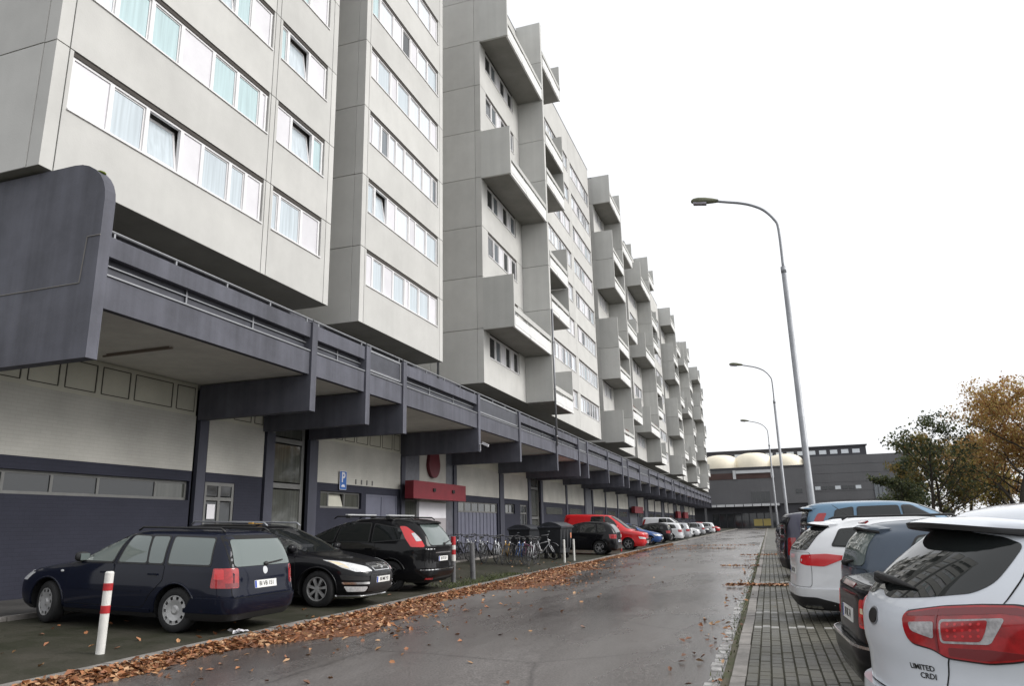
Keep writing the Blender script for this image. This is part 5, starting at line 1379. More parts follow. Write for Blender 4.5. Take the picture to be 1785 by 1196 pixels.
def jeep_more(root, sh, P):
    P('B', [(-0.70, 0.40), (0.70, 0.40), (0.66, 1.56), (-0.66, 1.56)], p_black, 'black_tail_door', off=0.012, r=0.05, depth=0.016)
    P('B', [(-0.60, 1.06), (0.60, 1.06), (0.55, 1.50), (-0.55, 1.50)], carglass, 'rear_window', off=0.018, r=0.05)
JEEP = generic('jeep', paint('slate_paint', (0.07, 0.07, 0.095), 0.3), 3.85, 1.74, 1.70, 1.05, 1.02, 1.2, -1.2, R=0.35, rake=0.08, nre=9, nose=0.86, lights='low', more=[jeep_more], ptxt='BI JE 5', bump=black_pl, upd=dict(arch=0.07))
def recolour(sp, idn, pnt):
    d = dict(sp); d['paint'] = pnt; d['swap'] = True
    return d

GRL, GRR = 'cars parked nose or tail to the kerb on the left', 'cars parked in the bays on the right'
SL = math.atan(0.16/4.1)
def left_car(sp, x, y, out, label, name='parked_car', cat='car', dy=0.0):
    """out: nose towards the road"""
    rz = -math.pi/2 if out else math.pi/2
    make_car(sp, (x, y, zbay(x)+0.004), rz+dy, -SL if out else SL, label, GRL, name, cat)
left_car(GOLF, -9.58, 9.92, False, 'dark navy estate car with silver hubcaps beside the nearest red and white bollard')
left_car(MONDEO, -9.66, 13.40, True, 'black estate car with chrome grille and headlights facing the road beside the navy estate')
left_car(SMAX, -9.84, 16.76, False, 'black people carrier with silver roof bars and tall red tail lights')
left_car(SUVD, -9.25, 37.3, False, 'black compact crossover parked beside the black waste containers in front of the red van')
left_car(VAN, -9.35, 44.7, True, 'bright red delivery van with its nose to the road', 'parked_van', 'van')
left_car(HATCH, -9.3, 54.2, True, 'blue hatchback parked just beyond the red van')
left_car(recolour(HATCH, 'h2', p_black), -9.3, 59.6, False, 'dark hatchback parked between the blue hatchback and the white estates')
left_car(ESTATE, -9.35, 66.0, False, 'white estate car, the nearest white car of the left row')
left_car(recolour(ESTATE, 'e2', p_silver), -9.2, 71.0, False, 'pale silver estate car parked in front of the white van')
left_car(recolour(VAN, 'v2', p_white2), -9.7, 76.5, True, 'white van standing above the far cars of the left row', 'parked_van', 'van')
far_cars = [(84.0, p_white2, True, 'white hatchback beyond the white van on the left'), (91.0, p_silver, False, 'silver hatchback far along the left kerb'),
            (98.0, p_dgrey, True, 'dark grey hatchback far along the left kerb'), (108.0, p_white2, False, 'farthest white hatchback on the left side'), (120.0, p_red, True, 'small red hatchback at the far end of the left row')]
for y, p, o, lb in far_cars: left_car(recolour(HATCH, 'h', p), -9.2, y, o, lb)

def right_car(sp, bx, by, phi, label, name='parked_car', cat='car', z=0.04, sc=1.0):
    L2 = -sp['keys'][4][1]*sc
    ph = RAD(phi); r = (bx+L2*math.cos(ph), by+L2*math.sin(ph), z)
    o = make_car(sp, r, ph-math.pi/2, 0.0, label, GRR, name, cat); o.scale = (sc, sc, sc)
right_car(KIA, 0.51, 4.80, 9, 'white crossover with large red tail light and black rear window, nearest car on the right', sc=0.95)
right_car(SEDAN, 0.57, 7.15, 3, 'black saloon boot squeezed between the white crossover and the grey-blue hatchback')
right_car(MPV, 0.78, 9.5, 3, 'grey-blue hatchback with a red brake strip behind the black saloon')
right_car(FOCUS, 0.30, 12.9, 6, 'white estate car with pointed red tail lights and black diffuser')
right_car(KANGOO, 0.62, 16.9, 3, 'light blue high-roofed van behind the white estate on the right', 'parked_van', 'van')
right_car(JEEP, 0.30, 22.3, 6, 'slate grey off-roader with a black tail and square red tail light')
right_car(recolour(HATCH, 'h', p_dgrey), 0.28, 27.5, 4, 'dark grey hatchback just beyond the off-roader on the right')
right_car(recolour(ESTATE, 'e', p_black), 0.28, 33.0, 3, 'black estate car, second beyond the off-roader on the right')
right_car(recolour(HATCH, 'h', p_black), 0.3, 42.0, 3, 'farthest dark hatchback in the right-hand row')
# ------------------------------------------------------------------ street lamps
lampm = mat('grey_lamp_metal', (0.30, 0.31, 0.33), 0.5, metal=0.35, var=0.15, scale=3)
lamph = mat('mossy_lamp_housing', (0.17, 0.175, 0.12), 0.7, var=0.25, scale=6)
lampg = mat('lamp_lens', (0.35, 0.33, 0.38), 0.2)
arm_pts = [(0, 0, 8.0), (0.0, 0, 9.2), (-0.09, 0, 9.52), (-0.33, 0, 9.83), (-0.62, 0, 10.02), (-0.92, 0, 10.14), (-1.22, 0, 10.22), (-1.56, 0, 10.31)]
def catmull(p, n=4):
    p = [Vector(q) for q in p]; out = []
    for i in range(len(p)-1):
        a, b, c, d = p[max(i-1, 0)], p[i], p[i+1], p[min(i+2, len(p)-1)]
        for k in range(n):
            t = k/n; out.append(0.5*((2*b)+(c-a)*t+(2*a-5*b+4*c-d)*t*t+(3*b-a-3*c+d)*t**3))
    return out+[p[-1]]
def lamp():
    r = empty('street_lamp', (0, 0, 0))
    MB().tube([(0, 0, -0.1), (0, 0, 1.4), (0, 0, 1.45), (0, 0, 8.05)], [0.105, 0.10, 0.085, 0.062], 16).build('pole', [lampm], r, smooth=True)
    MB().tube([(0, 0, 7.95), (0, 0, 8.12)], 0.07, 14).build('collar', [lampm], r, smooth=True)
    MB().tube(catmull(arm_pts), 0.036, 10).build('arm', [lampm], r, smooth=True)
    h = MB(); M = Matrix.Translation((-1.85, 0, 10.37)) @ Matrix.Rotation(RAD(9), 4, 'Y')
    vs = []; n = 14
    for (x, ry, zt, zb) in ((0.36, 0.05, 0.04, -0.05), (0.2, 0.085, 0.075, -0.07), (0.0, 0.12, 0.10, -0.085), (-0.2, 0.135, 0.095, -0.095), (-0.33, 0.12, 0.06, -0.085), (-0.39, 0.05, 0.0, -0.05)):
        for k in range(n):
            a = 2*math.pi*k/n; s_ = math.sin(a); vs.append(M @ Vector((x, ry*math.cos(a), (zt if s_ > 0 else -zb)*s_)))
    fs = [(i*n+k, i*n+(k+1) % n, (i+1)*n+(k+1) % n, (i+1)*n+k) for i in range(5) for k in range(n)]+[tuple(range(n)), tuple(range(5*n, 6*n))[::-1]]
    h.add(vs, fs); hd = h.build('lamp_head', [lamph], r, smooth=True)
    MB().obox(M @ Matrix.Translation((-0.14, 0, -0.085)), 0.36, 0.17, 0.05).build('lens', [lampg], hd)
    return r
l0 = lamp()
for i, (x, y, lb) in enumerate(((1.06, 20.0, 'tallest and nearest grey street lamp with arm curving over the road'), (0.98, 43.5, 'second curved grey street lamp along the right side'), (0.72, 69.0, 'farthest curved street lamp on the right side'))):
    o = l0 if i == 0 else copy_tree(l0)
    o.name = 'street_lamp'; o.location = (x, y, 0.03); tag(o, lb, 'street lamp', 'curved street lamps on the right')

# ------------------------------------------------------------------ bollards and posts
wpaint = mat('worn_white_paint', (0.66, 0.65, 0.63), 0.6, var=0.0, scale=9, space='obj')
def chip_paint():
    m = mat('chipped_white_paint', (0.68, 0.67, 0.64), 0.6, var=0.5, scale=5, col2=(0.56, 0.55, 0.52), space='obj', bump=0.2)
    return m
cw = chip_paint(); rband = mat('red_band', (0.42, 0.02, 0.025), 0.5, var=0.25, scale=8, space='obj')
postg = mat('weathered_grey_post', (0.13, 0.13, 0.135), 0.7, var=0.3, scale=7, space='obj', bump=0.2)
def post(name, loc, h, r, bands, base, label, group, cat='bollard', lean=(0, 0), cap=None):
    o = empty(name, loc, 0, label, cat, group); o.rotation_euler = (lean[0], lean[1], 0)
    MB().lathe([(0.001, -0.15), (r, -0.15), (r, h-0.015), (r-0.012, h), (0.001, h+0.002)], 20, 'z').build('shaft', [base], o, smooth=False)
    for (a, b, m) in bands: MB().lathe([(r-0.002, a), (r+0.0035, a+0.002), (r+0.0035, b-0.002), (r-0.002, b)], 20, 'z').build('band', [m], o, smooth=False)
    if cap: MB().lathe([(0.001, h-0.1), (r+0.01, h-0.1), (r+0.012, h+0.01), (0.001, h+0.03)], 20, 'z').build('cap', [cap], o)
    return o
GB = 'posts along the left kerb'
post('bollard', (-7.92, 7.47, 0.10), 0.99, 0.052, [(0.24+0.33, 0.33+0.335, rband), (0.70, 0.80, rband)][:0]+[(0.49, 0.585, rband), (0.76, 0.85, rband)], cw, 'white bollard with two red bands standing alone in front of the navy estate', GB, lean=(0, 0.02))
post('bollard', (-8.12, 18.87, 0.12), 1.2, 0.06, [(0.55, 0.72, cw), (0.72, 0.85, rband), (0.85, 0.97, cw), (0.97, 1.19, rband)], postg, 'dark post with red and white top beside the black people carrier', GB)
post('bollard', (-8.05, 20.1, 0.12), 1.0, 0.075, [], postg, 'plain weathered grey post in front of the bicycles', GB, lean=(0.02, -0.02))
post('bollard', (-7.83, 29.34, 0.12), 0.88, 0.045, [], cw, 'left of the two slim white posts in front of the waste containers', GB)
post('bollard', (-7.83, 30.9, 0.12), 0.86, 0.045, [], cw, 'right of the two slim white posts in front of the waste containers', GB)
post('bollard', (-7.8, 41.3, 0.12), 1.0, 0.05, [(0.15, 0.3, cw), (0.45, 0.6, cw), (0.75, 0.9, cw)], rband, 'red and white banded post between the crossover and the red van', GB)

# ------------------------------------------------------------------ parking sign
ps = empty('parking_sign', (XW+0.02, 23.95, 3.35), 0, 'blue parking sign with white P on the wall above the black people carrier', 'sign')
MB().box(-0.02, 0.03, -0.04, 0.04, -0.25, 0.25).build('bracket', [steel_g], ps)
fb = mat('sign_blue', (0.012, 0.10, 0.36), 0.4)
def srect(w, h, r): return round_poly([(-w/2, -h/2), (w/2, -h/2), (w/2, h/2), (-w/2, h/2)], r)
Ms = Matrix.Translation((0.035, 0, 0)) @ Matrix.Rotation(RAD(90), 4, 'Z') @ Matrix.Rotation(math.pi/2, 4, 'X') @ Matrix.Scale(1.13, 4)
def splate(w, h, r, z0, z1, m, name, par=ps):
    b = MB().prism(srect(w, h, r), 2, z0, z1); b.v = [tuple(Ms @ Vector(v)) for v in b.v]; return b.build(name, [m], par)
fr_ = splate(0.42, 0.60, 0.04, 0.0, 0.012, infill, 'sign_plate'); splate(0.395, 0.575, 0.035, 0.0125, 0.015, fb, 'blue_face', fr_)
tm = text_mesh('P', 0.44, 0.002, bold=0.012); tm.transform(Ms @ Matrix.Translation((0, 0.08, 0.018))); tm.materials.append(infill); link('letter', tm, fr_)
cb = MB()      # small car pictogram under the letter
cb.box(-0.11, 0.11, -0.21, -0.165, 0.0155, 0.018); cb.box(-0.07, 0.07, -0.165, -0.13, 0.0155, 0.018)
cb.v = [tuple(Ms @ Vector(v)) for v in cb.v]; cb.build('pictogram', [infill], fr_)

# ------------------------------------------------------------------ waste containers
binm = mat('black_bin_plastic', (0.022, 0.024, 0.028), 0.45, var=0.2, scale=6, space='obj')
lidm = mat('bin_lid_plastic', (0.035, 0.038, 0.045), 0.35, var=0.2, scale=6, space='obj')
def bin1100(loc, rz, label):
    o = empty('waste_container', loc, rz, label, 'waste container', 'black wheeled waste containers')
    b = MB(); vs = []
    for z, w, d in ((0.22, 0.52, 0.40), (0.5, 0.58, 0.46), (1.12, 0.66, 0.52), (1.18, 0.69, 0.55)):
        vs += [(-w, -d, z), (w, -d, z), (w, d, z), (-w, d, z)]
    fs = [(0, 3, 2, 1)]+[(i*4+k, i*4+(k+1) % 4, (i+1)*4+(k+1) % 4, (i+1)*4+k) for i in range(3) for k in range(4)]+[(12, 13, 14, 15)]
    b.add(vs, fs)
    for x in (-0.36, 0, 0.36): b.box(x-0.03, x+0.03, -0.535, -0.45, 0.4, 1.1)
    b.build('tub', [binm], o)
    n = 10; lv = []
    for i in range(n+1):
        t = i/n; y = -0.57+1.14*t; z = 1.19+0.22*math.sin(math.pi*(0.08+0.84*t))
        lv += [(-0.70, y, z), (0.70, y, z)]
    l = MB().add(lv, [(2*i, 2*i+1, 2*i+3, 2*i+2) for i in range(n)])
    l.add(lv[0::2], [tuple(range(n+1))]); l.add(lv[1::2], [tuple(range(n+1))[::-1]])
    l.box(-0.70, 0.70, -0.58, 0.58, 1.18, 1.235)
    l.build('lid', [lidm], o, smooth=False)
    for s_ in (-1, 1):
        MB().tube([(s_*0.66, 0, 1.05), (s_*0.80, 0, 1.05)], 0.025, 8).build('lifting_pin', [steel_g], o)
        for t in (-1, 1):
            w = MB().lathe([(0.02, -0.025), (0.1, -0.025), (0.1, 0.025), (0.02, 0.025)], 16, 'x', (s_*0.42, t*0.32, 0.1)); w.box(s_*0.42-0.03, s_*0.42+0.03, t*0.32-0.03, t*0.32+0.03, 0.12, 0.24)
            w.build('castor', [black_pl], o)
    return o
b1 = bin1100((-8.95, 32.2, zbay(-8.95)), RAD(82), 'black waste container beside the two slim white posts')
b1.scale = (1.0, 1.0, 1.1)
p_ = MB().box(0.18, 0.4, -0.5, -0.49, 0.78, 0.98).build('orange_sticker', [mat('orange_sticker', (0.55, 0.2, 0.1), 0.6)], b1); p_.location = (0.15, -0.015, 0)
bin1100((-10.7, 33.2, zbay(-10.7)), RAD(-96), 'black waste container behind the bicycles with its lid showing above them')

# ------------------------------------------------------------------ bicycles
bike_m = mat('dull_bike_metal', (0.11, 0.11, 0.115), 0.45, metal=0.5)
def bicycle():
    r = empty('bicycle', (0, 0, 0))
    RW = 0.34
    for y in (0.53, -0.53):
        t = MB().lathe([(RW-0.035, -0.012), (RW, 0.0), (RW-0.035, 0.012)], 28, 'x', (0, y, RW), close=True)
        w = t.build('wheel', [rubber], r)
        rm_ = MB().lathe([(RW-0.048, -0.009), (RW-0.034, -0.009), (RW-0.034, 0.009), (RW-0.048, 0.009)], 28, 'x', (0, y, RW), close=True); rm_.build('rim', [bike_m], w)
        sp = MB()
        for k in range(14):
            a = 2*math.pi*k/14
            sp.tube([((-1)**k*0.02, y, RW), (0, y+(RW-0.045)*math.cos(a), RW+(RW-0.045)*math.sin(a))], 0.0022, 3, cap=False)
        sp.tube([(-0.05, y, RW), (0.05, y, RW)], 0.02, 8); sp.build('spokes', [bike_m], w)
        fd = MB()
        n = 12
        a0, a1 = (RAD(20), RAD(165)) if y < 0 else (RAD(40), RAD(185))
        pv = []
        for k in range(n+1):
            a = a0+(a1-a0)*k/n
            for x in (-0.025, 0.025): pv.append((x, y+(RW+0.022)*math.cos(a), RW+(RW+0.022)*math.sin(a)))
        fd.add(pv, [(2*k, 2*k+1, 2*k+3, 2*k+2) for k in range(n)]); fd.build('mudguard', [bike_m], r)
    bb, st_, hd0, hd1 = (0, -0.08, 0.29), (0, -0.24, 0.78), (0, 0.34, 0.66), (0, 0.30, 0.86)
    f = MB()
    f.tube([bb, st_], 0.016, 7); f.tube([bb, hd0], 0.018, 7); f.tube([(0, -0.2, 0.66), (0, 0.32, 0.76)], 0.015, 7); f.tube([hd0, hd1], 0.02, 7)
    for s_ in (-1, 1):
        f.tube([(s_*0.045, -0.53, RW), (s_*0.02, -0.08, 0.29)], 0.01, 6); f.tube([(s_*0.045, -0.53, RW), (s_*0.01, -0.22, 0.72)], 0.009, 6)
    f.build('frame', [p_black], r, smooth=True)
    k = MB()
    for s_ in (-1, 1): k.tube([(s_*0.02, 0.345, 0.64), (s_*0.05, 0.40, 0.55), (s_*0.05, 0.53, RW)], 0.012, 6)
    k.build('fork', [p_black], r, smooth=True)
    h = MB().tube([hd1, (0, 0.28, 0.98)], 0.013, 7); h.tube([(-0.30, 0.08, 1.0), (-0.24, 0.16, 1.03), (-0.08, 0.30, 1.02), (0.08, 0.30, 1.02), (0.24, 0.16, 1.03), (0.30, 0.08, 1.0)], 0.012, 7)
    h.build('handlebar', [bike_m], r, smooth=True)
    g = MB()
    for s_ in (-1, 1): g.tube([(s_*0.245, 0.155, 1.03), (s_*0.31, 0.06, 0.995)], 0.018, 7)
    g.build('grip', [black_pl], r)
    s = MB().tube([st_, (0, -0.27, 0.90)], 0.013, 7); s.ellipsoid((0, -0.31, 0.935), (0.085, 0.09, 0.035), 12, 6); s.ellipsoid((0, -0.18, 0.935), (0.035, 0.13, 0.028), 10, 6)
    s.build('saddle', [black_pl], r, smooth=True)
    c = MB().lathe([(0.07, 0.05), (0.095, 0.05), (0.095, 0.056), (0.07, 0.056)], 20, 'x', bb, close=True)
    c.tube([(0.07, -0.08, 0.29), (0.07, 0.04, 0.17)], 0.009, 5); c.tube([(-0.07, -0.08, 0.29), (-0.07, -0.2, 0.41)], 0.009, 5); c.box(0.06, 0.15, 0.0, 0.08, 0.155, 0.18); c.box(-0.15, -0.06, -0.24, -0.16, 0.4, 0.425)
    c.build('crank', [bike_m], r)
    cr = MB()
    for s_ in (-1, 1): cr.tube([(s_*0.05, -0.75, 0.74), (s_*0.05, -0.3, 0.74)], 0.007, 5); cr.tube([(s_*0.05, -0.7, 0.74), (s_*0.05, -0.53, RW)], 0.006, 5)
    for y in (-0.72, -0.6, -0.48, -0.36): cr.tube([(-0.06, y, 0.74), (0.06, y, 0.74)], 0.006, 5)
    cr.build('carrier', [bike_m], r)
    lt = MB().ellipsoid((0, 0.37, 0.80), (0.03, 0.04, 0.03), 10, 6); lt.build('front_lamp', [chrome], r, smooth=True)
    return r
bk = bicycle()
spots = [(-12.1, 28.6, 6, p_black, 'black bicycle half hidden at the left end of the row'), (-11.8, 28.2, -10, p_dgrey, 'dark bicycle, second at the left end of the row'), (-11.45, 28.5, 8, p_silver, 'silver bicycle near the left end of the row'), (-11.15, 28.3, 0, p_dgrey, 'dark grey bicycle, fourth from the left of the row'), (-10.75, 28.0, 12, p_silver, 'silver bicycle, fifth from the left of the row'), (-10.3, 27.5, -6, p_black, 'black bicycle left of the one with the white frame'),
         (-9.95, 27.6, 8, p_white2, 'white-framed bicycle in the middle of the row'), (-9.5, 27.1, 4, mat('ochre_paint', (0.45, 0.27, 0.06), 0.4), 'ochre yellow bicycle in the middle of the row'),
         (-9.15, 27.3, -10, p_dgrey, 'dark bicycle just right of the ochre one'), (-8.92, 27.0, 3, p_dblue, 'blue bicycle right of the ochre one'), (-8.62, 27.4, -8, mat('plum_paint', (0.10, 0.02, 0.06), 0.4), 'plum-coloured bicycle near the right end of the row'),
         (-8.38, 26.7, 5, p_silver, 'silver bicycle closest to the road'), (-9.05, 30.6, 70, p_white2, 'pale bicycle standing crosswise in front of the waste container')]
for i, (x, y, a, pm, lb) in enumerate(spots):
    o = bk if i == 0 else copy_tree(bk)
    o.name = 'bicycle'; o.location = (x, y, zbay(x)+0.005); o.rotation_euler = (0, RAD(-5 if i % 2 else 6), RAD(180+a)); tag(o, lb, 'bicycle', 'bicycles parked by the ground-floor wall')
    for ch in o.children:
        if ch.name.split('.')[0] in ('frame', 'fork'):
            ch.material_slots[0].link = 'OBJECT'; ch.material_slots[0].material = pm
# brown covered bicycle seat / cargo bag near the grey post
bg_ = MB().ellipsoid((0, 0, 0.75), (0.28, 0.2, 0.36), 14, 9, 0, 0.8); bg_.tube([(-0.2, 0, 0.2), (0, 0, 0.7)], 0.02, 6); bg_.tube([(0.2, 0, 0.0), (0, 0, 0.6)], 0.02, 6); bg_.tube([(-0.2, 0, 0.0), (-0.05, 0, 0.6)], 0.02, 6)
# ------------------------------------------------------------------ litter
lt = MB(); rl = random.Random(5)
for q in range(7):
    M = Matrix.Translation((rl.uniform(-0.1, 0.1), rl.uniform(-0.06, 0.06), rl.uniform(0.015, 0.045))) @ Matrix.Rotation(rl.uniform(0, 3), 4, 'Z') @ Matrix.Rotation(rl.uniform(-0.8, 0.8), 4, 'X')
    lt.add([M @ Vector(p) for p in ((-0.05, -0.03, 0), (0.0, -0.04, 0.02), (0.05, -0.02, 0), (0.04, 0.03, 0.012), (0, 0.04, -0.005), (-0.04, 0.03, 0.01))], [(0, 1, 4, 5), (1, 2, 3, 4)])
o = lt.build('crumpled_paper', [infill]); o.location = (-7.5, 9.48, 0.105); tag(o, 'crumpled white paper lying on the kerb behind the navy estate', 'litter')
# ------------------------------------------------------------------ building across the end of the street
fgrey = mat('far_grey_cladding', (0.13, 0.13, 0.138), 0.6, var=0.12, scale=0.15, streak=0.3)
fdark = mat('far_dark_cladding', (0.055, 0.055, 0.065), 0.6, var=0.15, scale=0.2)
fred = mat('far_brown_band', (0.085, 0.05, 0.045), 0.7, var=0.2, scale=0.3)
fdome = mat('cream_dome_skin', (0.84, 0.77, 0.62), 0.55, var=0.06, scale=0.4)
fwht = mat('far_white_trim', (0.60, 0.61, 0.63), 0.5, var=0.1, scale=0.5)
far = empty('end_building', (10, 200, 0), 0, 'dark grey building with three cream domes closing the end of the street', 'building')
def fpart(mb, n, m, smooth=False): return mb.build(n, m, far, smooth, world=True)
YF = 192.0
fpart(MB().box(9.8, 34.4, YF+3, YF+30, 0, 16.7), 'main_wall', [fgrey])
for i in range(7): fpart(MB().box(9.9, 34.3, YF+2.9, YF+2.995, 2.0+i*2.1, 2.0+i*2.1+2.02), 'cladding_strip', [fgrey])
fpart(MB().box(-16, 25.0, YF+12, YF+28, 16.75, 19.6), 'attic_storey', [fdark])
fpart(MB().box(-16, 25.3, YF+11.6, YF+28.4, 19.62, 19.95), 'attic_roof', [fdark])
rf = random.Random(2)
for i in range(14):
    x = -12+i*2.6
    if rf.random() < 0.8: fpart(MB().box(x, x+1.7, YF+11.93, YF+11.99, 17.9, 18.9), 'attic_window', [g_white])
fpart(MB().box(-22, 9.75, YF, YF+12, 5.7, 14.3), 'front_wall', [fgrey])
fpart(MB().box(-22, 9.8, YF-0.2, YF+12.2, 14.32, 14.7), 'wall_coping', [fdark])
fpart(MB().box(-13.5, 2.2, YF-0.1, YF-0.02, 11.9, 13.4), 'brown_band', [fred])
for x in (-6.9, 2.0):
    fpart(MB().box(x-0.35, x+0.35, YF-0.5, YF-0.12, 11.9, 14.0), 'portal_post', [fwht])
fpart(MB().box(-6.5, 1.6, YF-0.5, YF-0.12, 13.2, 13.9), 'portal_beam', [fwht])
for (cx, w, h) in ((-10.3, 10.6, 4.0), (-2.25, 10.6, 4.2), (5.3, 9.6, 3.5)):
    d = MB(); n, m = 20, 8; b0 = len(d.v)
    for j in range(m+1):
        ph = math.pi/2*j/m
        for i in range(n):
            th = 2*math.pi*i/n
            d.v.append((cx+w/2*math.cos(ph)**0.6*math.cos(th), YF+6+5.6*math.cos(ph)**0.6*math.sin(th), 14.4+h*math.sin(ph)))
    for j in range(m):
        for i in range(n):
            a = j*n+i; b = j*n+(i+1) % n; d.f.append((a, b, b+n, a+n)); d.m.append(0)
    fpart(d, 'dome', [fdome], smooth=True)
fpart(MB().box(-26, 9.7, YF+0.6, YF+11, 0, 5.6), 'ground_floor', [fdark])
for i in range(9): fpart(MB().box(-13+i*1.75, -13+i*1.75+1.5, YF+0.5, YF+0.59, 0.2, 3.6), 'shop_window', [g_dark])
for i in range(2): fpart(MB().box(-3.4+i*2.2, -1.4+i*2.2, YF+0.42, YF+0.49, 0.6, 2.2), 'lit_shop_window', [mat('yellow_window', (0.45, 0.36, 0.12), 0.4)])
fpart(MB().box(-26, 3.2, YF-3, YF+0.4, 5.1, 5.55), 'canopy', [fdark])
for i in range(8): fpart(MB().box(-13.6+i*2.08, -13.6+i*2.08+1.9, YF-3.15, YF-3.02, 5.2, 5.75), 'canopy_panel', [fwht])
w = MB()
w.box(-3.4, 0.9, YF-0.08, YF-0.02, 6.2, 8.7); fpart(w, 'upper_window', [g_dark])
for i in range(4): fpart(MB().box(-3.35+i*1.05, -3.28+i*1.05, YF-0.14, YF-0.085, 6.2, 8.7), 'mullion', [fgrey])
for i in range(7):
    fpart(MB().box(11.5+i*1.5, 12.7+i*1.5, YF+2.8, YF+2.89, 8.7, 9.5), 'strip_window', [g_dark if i % 3 else g_white])
fpart(MB().box(7.0, 8.4, YF-0.1, YF-0.02, 8.0, 9.0), 'strip_window', [g_dark])
fpart(MB().box(24.4, 27.0, YF+2.8, YF+2.89, 6.2, 9.9), 'stair_glazing', [g_mid])
for i in range(3): fpart(MB().box(24.4+i*0.86, 24.5+i*0.86, YF+2.7, YF+2.79, 6.2, 9.9), 'mullion', [fdark])
for x in (-14.6, 0.5):
    fpart(MB().box(x, x+0.5, YF-2.8, YF-2.3, 0, 5.09), 'canopy_column', [fgrey])

# ------------------------------------------------------------------ trees
bark = mat('bark', (0.045, 0.038, 0.03), 0.9, var=0.3, scale=4, bump=0.4)
def leafmat(name, cols, trans=0.0):
    m = bpy.data.materials.new(name); m.use_nodes = True; t = m.node_tree; b = t.nodes['Principled BSDF']
    g = t.nodes.new('ShaderNodeNewGeometry'); r = t.nodes.new('ShaderNodeValToRGB')
    r.color_ramp.interpolation = 'CONSTANT'
    for i, c in enumerate(cols):
        e = r.color_ramp.elements[i] if i < 2 else r.color_ramp.elements.new(i/len(cols))
        e.position = i/len(cols); e.color = (*c, 1)
    t.links.new(g.outputs['Random Per Island'], r.inputs['Fac']); t.links.new(r.outputs[0], b.inputs['Base Color'])
    b.inputs['Roughness'].default_value = 0.65
    if trans:
        tr = t.nodes.new('ShaderNodeBsdfTranslucent'); mx = t.nodes.new('ShaderNodeMixShader'); mx.inputs[0].default_value = trans
        t.links.new(r.outputs[0], tr.inputs['Color']); t.links.new(b.outputs[0], mx.inputs[1]); t.links.new(tr.outputs[0], mx.inputs[2])
        t.links.new(mx.outputs[0], t.nodes['Material Output'].inputs['Surface'])
    return m
lf_green = leafmat('dark_green_leaves', [(0.06, 0.082, 0.04), (0.085, 0.105, 0.045), (0.045, 0.06, 0.034), (0.12, 0.125, 0.05)], 0.4)
lf_aut = leafmat('autumn_leaves', [(0.42, 0.25, 0.09), (0.34, 0.17, 0.065), (0.46, 0.34, 0.13), (0.26, 0.14, 0.06), (0.40, 0.31, 0.11)], 0.5)
lf_yel = leafmat('olive_leaves', [(0.25, 0.205, 0.06), (0.19, 0.16, 0.05), (0.30, 0.20, 0.07), (0.13, 0.125, 0.05)], 0.45)
def tree(name, loc, H, trunk_r, spread, leaves, lm, label, seed, clear=0.25, leaf=0.13, levels=3, up=0.55, group='trees beyond the right-hand car park', density=1.0):
    r = random.Random(seed); root = empty(name, loc, 0, label, 'tree', group)
    tb = MB(); tips = []
    def branch(p, d, L, rad, lev):
        n = 5; pts = [p]; q = p.copy(); dd = d.copy()
        for i in range(n):
            dd = (dd+Vector((r.uniform(-1, 1), r.uniform(-1, 1), r.uniform(-0.4, 0.8)))*0.16).normalized()
            q = q+dd*L/n; pts.append(q.copy())
        tb.tube(pts, [rad*(1-0.65*i/n) for i in range(n+1)], 6 if lev < 2 else 4, cap=False)
        if lev >= levels-1:
            for i in range(2, n+1): tips.append((pts[i], L*0.22))
            if lev >= levels: return
        k = {0: 9, 1: 5, 2: 4}.get(lev, 3)
        for j in range(k):
            t = (clear if lev == 0 else 0.3)+(1-(clear if lev == 0 else 0.3))*(j+r.random())/k
            i = min(n-1, int(t*n)); pt = pts[i].lerp(pts[i+1], t*n-i)
            az = r.uniform(0, 2*math.pi)+j*2.4
            side = Vector((math.cos(az), math.sin(az), 0))
            nd = (dd*up+side*(1.0 if lev else spread)+Vector((0, 0, 0.25))).normalized()
            branch(pt, nd, L*(0.55 if lev == 0 else 0.58)*(1.15-0.55*t if lev == 0 else 1.0)*r.uniform(0.8, 1.15), rad*(1-0.65*t)*0.6, lev+1)
    branch(Vector((0, 0, -0.1)), Vector((r.uniform(-0.06, 0.06), r.uniform(-0.06, 0.06), 1)), H*0.9, trunk_r, 0)
    tb.build('trunk', [bark], root, smooth=True)
    cr = MB(); per = max(1, int(leaves/len(tips)))
    for (p, s_) in tips:
        if r.random() > density: continue
        for q in range(per):
            c = p+Vector((r.gauss(0, 1), r.gauss(0, 1), r.gauss(0, 0.8)))*(s_*0.5+0.12)
            M = Matrix.Translation(c) @ Matrix.Rotation(r.uniform(0, 6.28), 4, 'Z') @ Matrix.Rotation(r.uniform(-1.3, 1.3), 4, 'X')
            l = leaf*r.uniform(0.6, 1.3)
            cr.add([M @ Vector(v) for v in ((-l*0.5, 0, 0), (0, -l*0.7, l*0.12), (l*0.5, 0, 0), (0, l*0.7, l*0.1))], [(0, 1, 2, 3)])
    cr.build('crown', [lm], root)
    return root
tree('green_tree', (11.1, 60, 0), 7.7, 0.15, 0.8, 3600, lf_green, 'sparse dark green tree with ragged crown at the far right', 21, clear=0.16, leaf=0.17, density=0.8)
tree('autumn_tree', (15.8, 58, 0), 9.4, 0.22, 1.15, 13000, lf_aut, 'large brown and gold autumn tree at the right edge', 5, clear=0.13, leaf=0.125, up=0.7)
tree('autumn_tree', (20.2, 64, 0), 9.8, 0.22, 1.1, 10000, lf_aut, 'second autumn tree behind the large one, cut by the right edge', 8, clear=0.15, leaf=0.17, up=0.7)
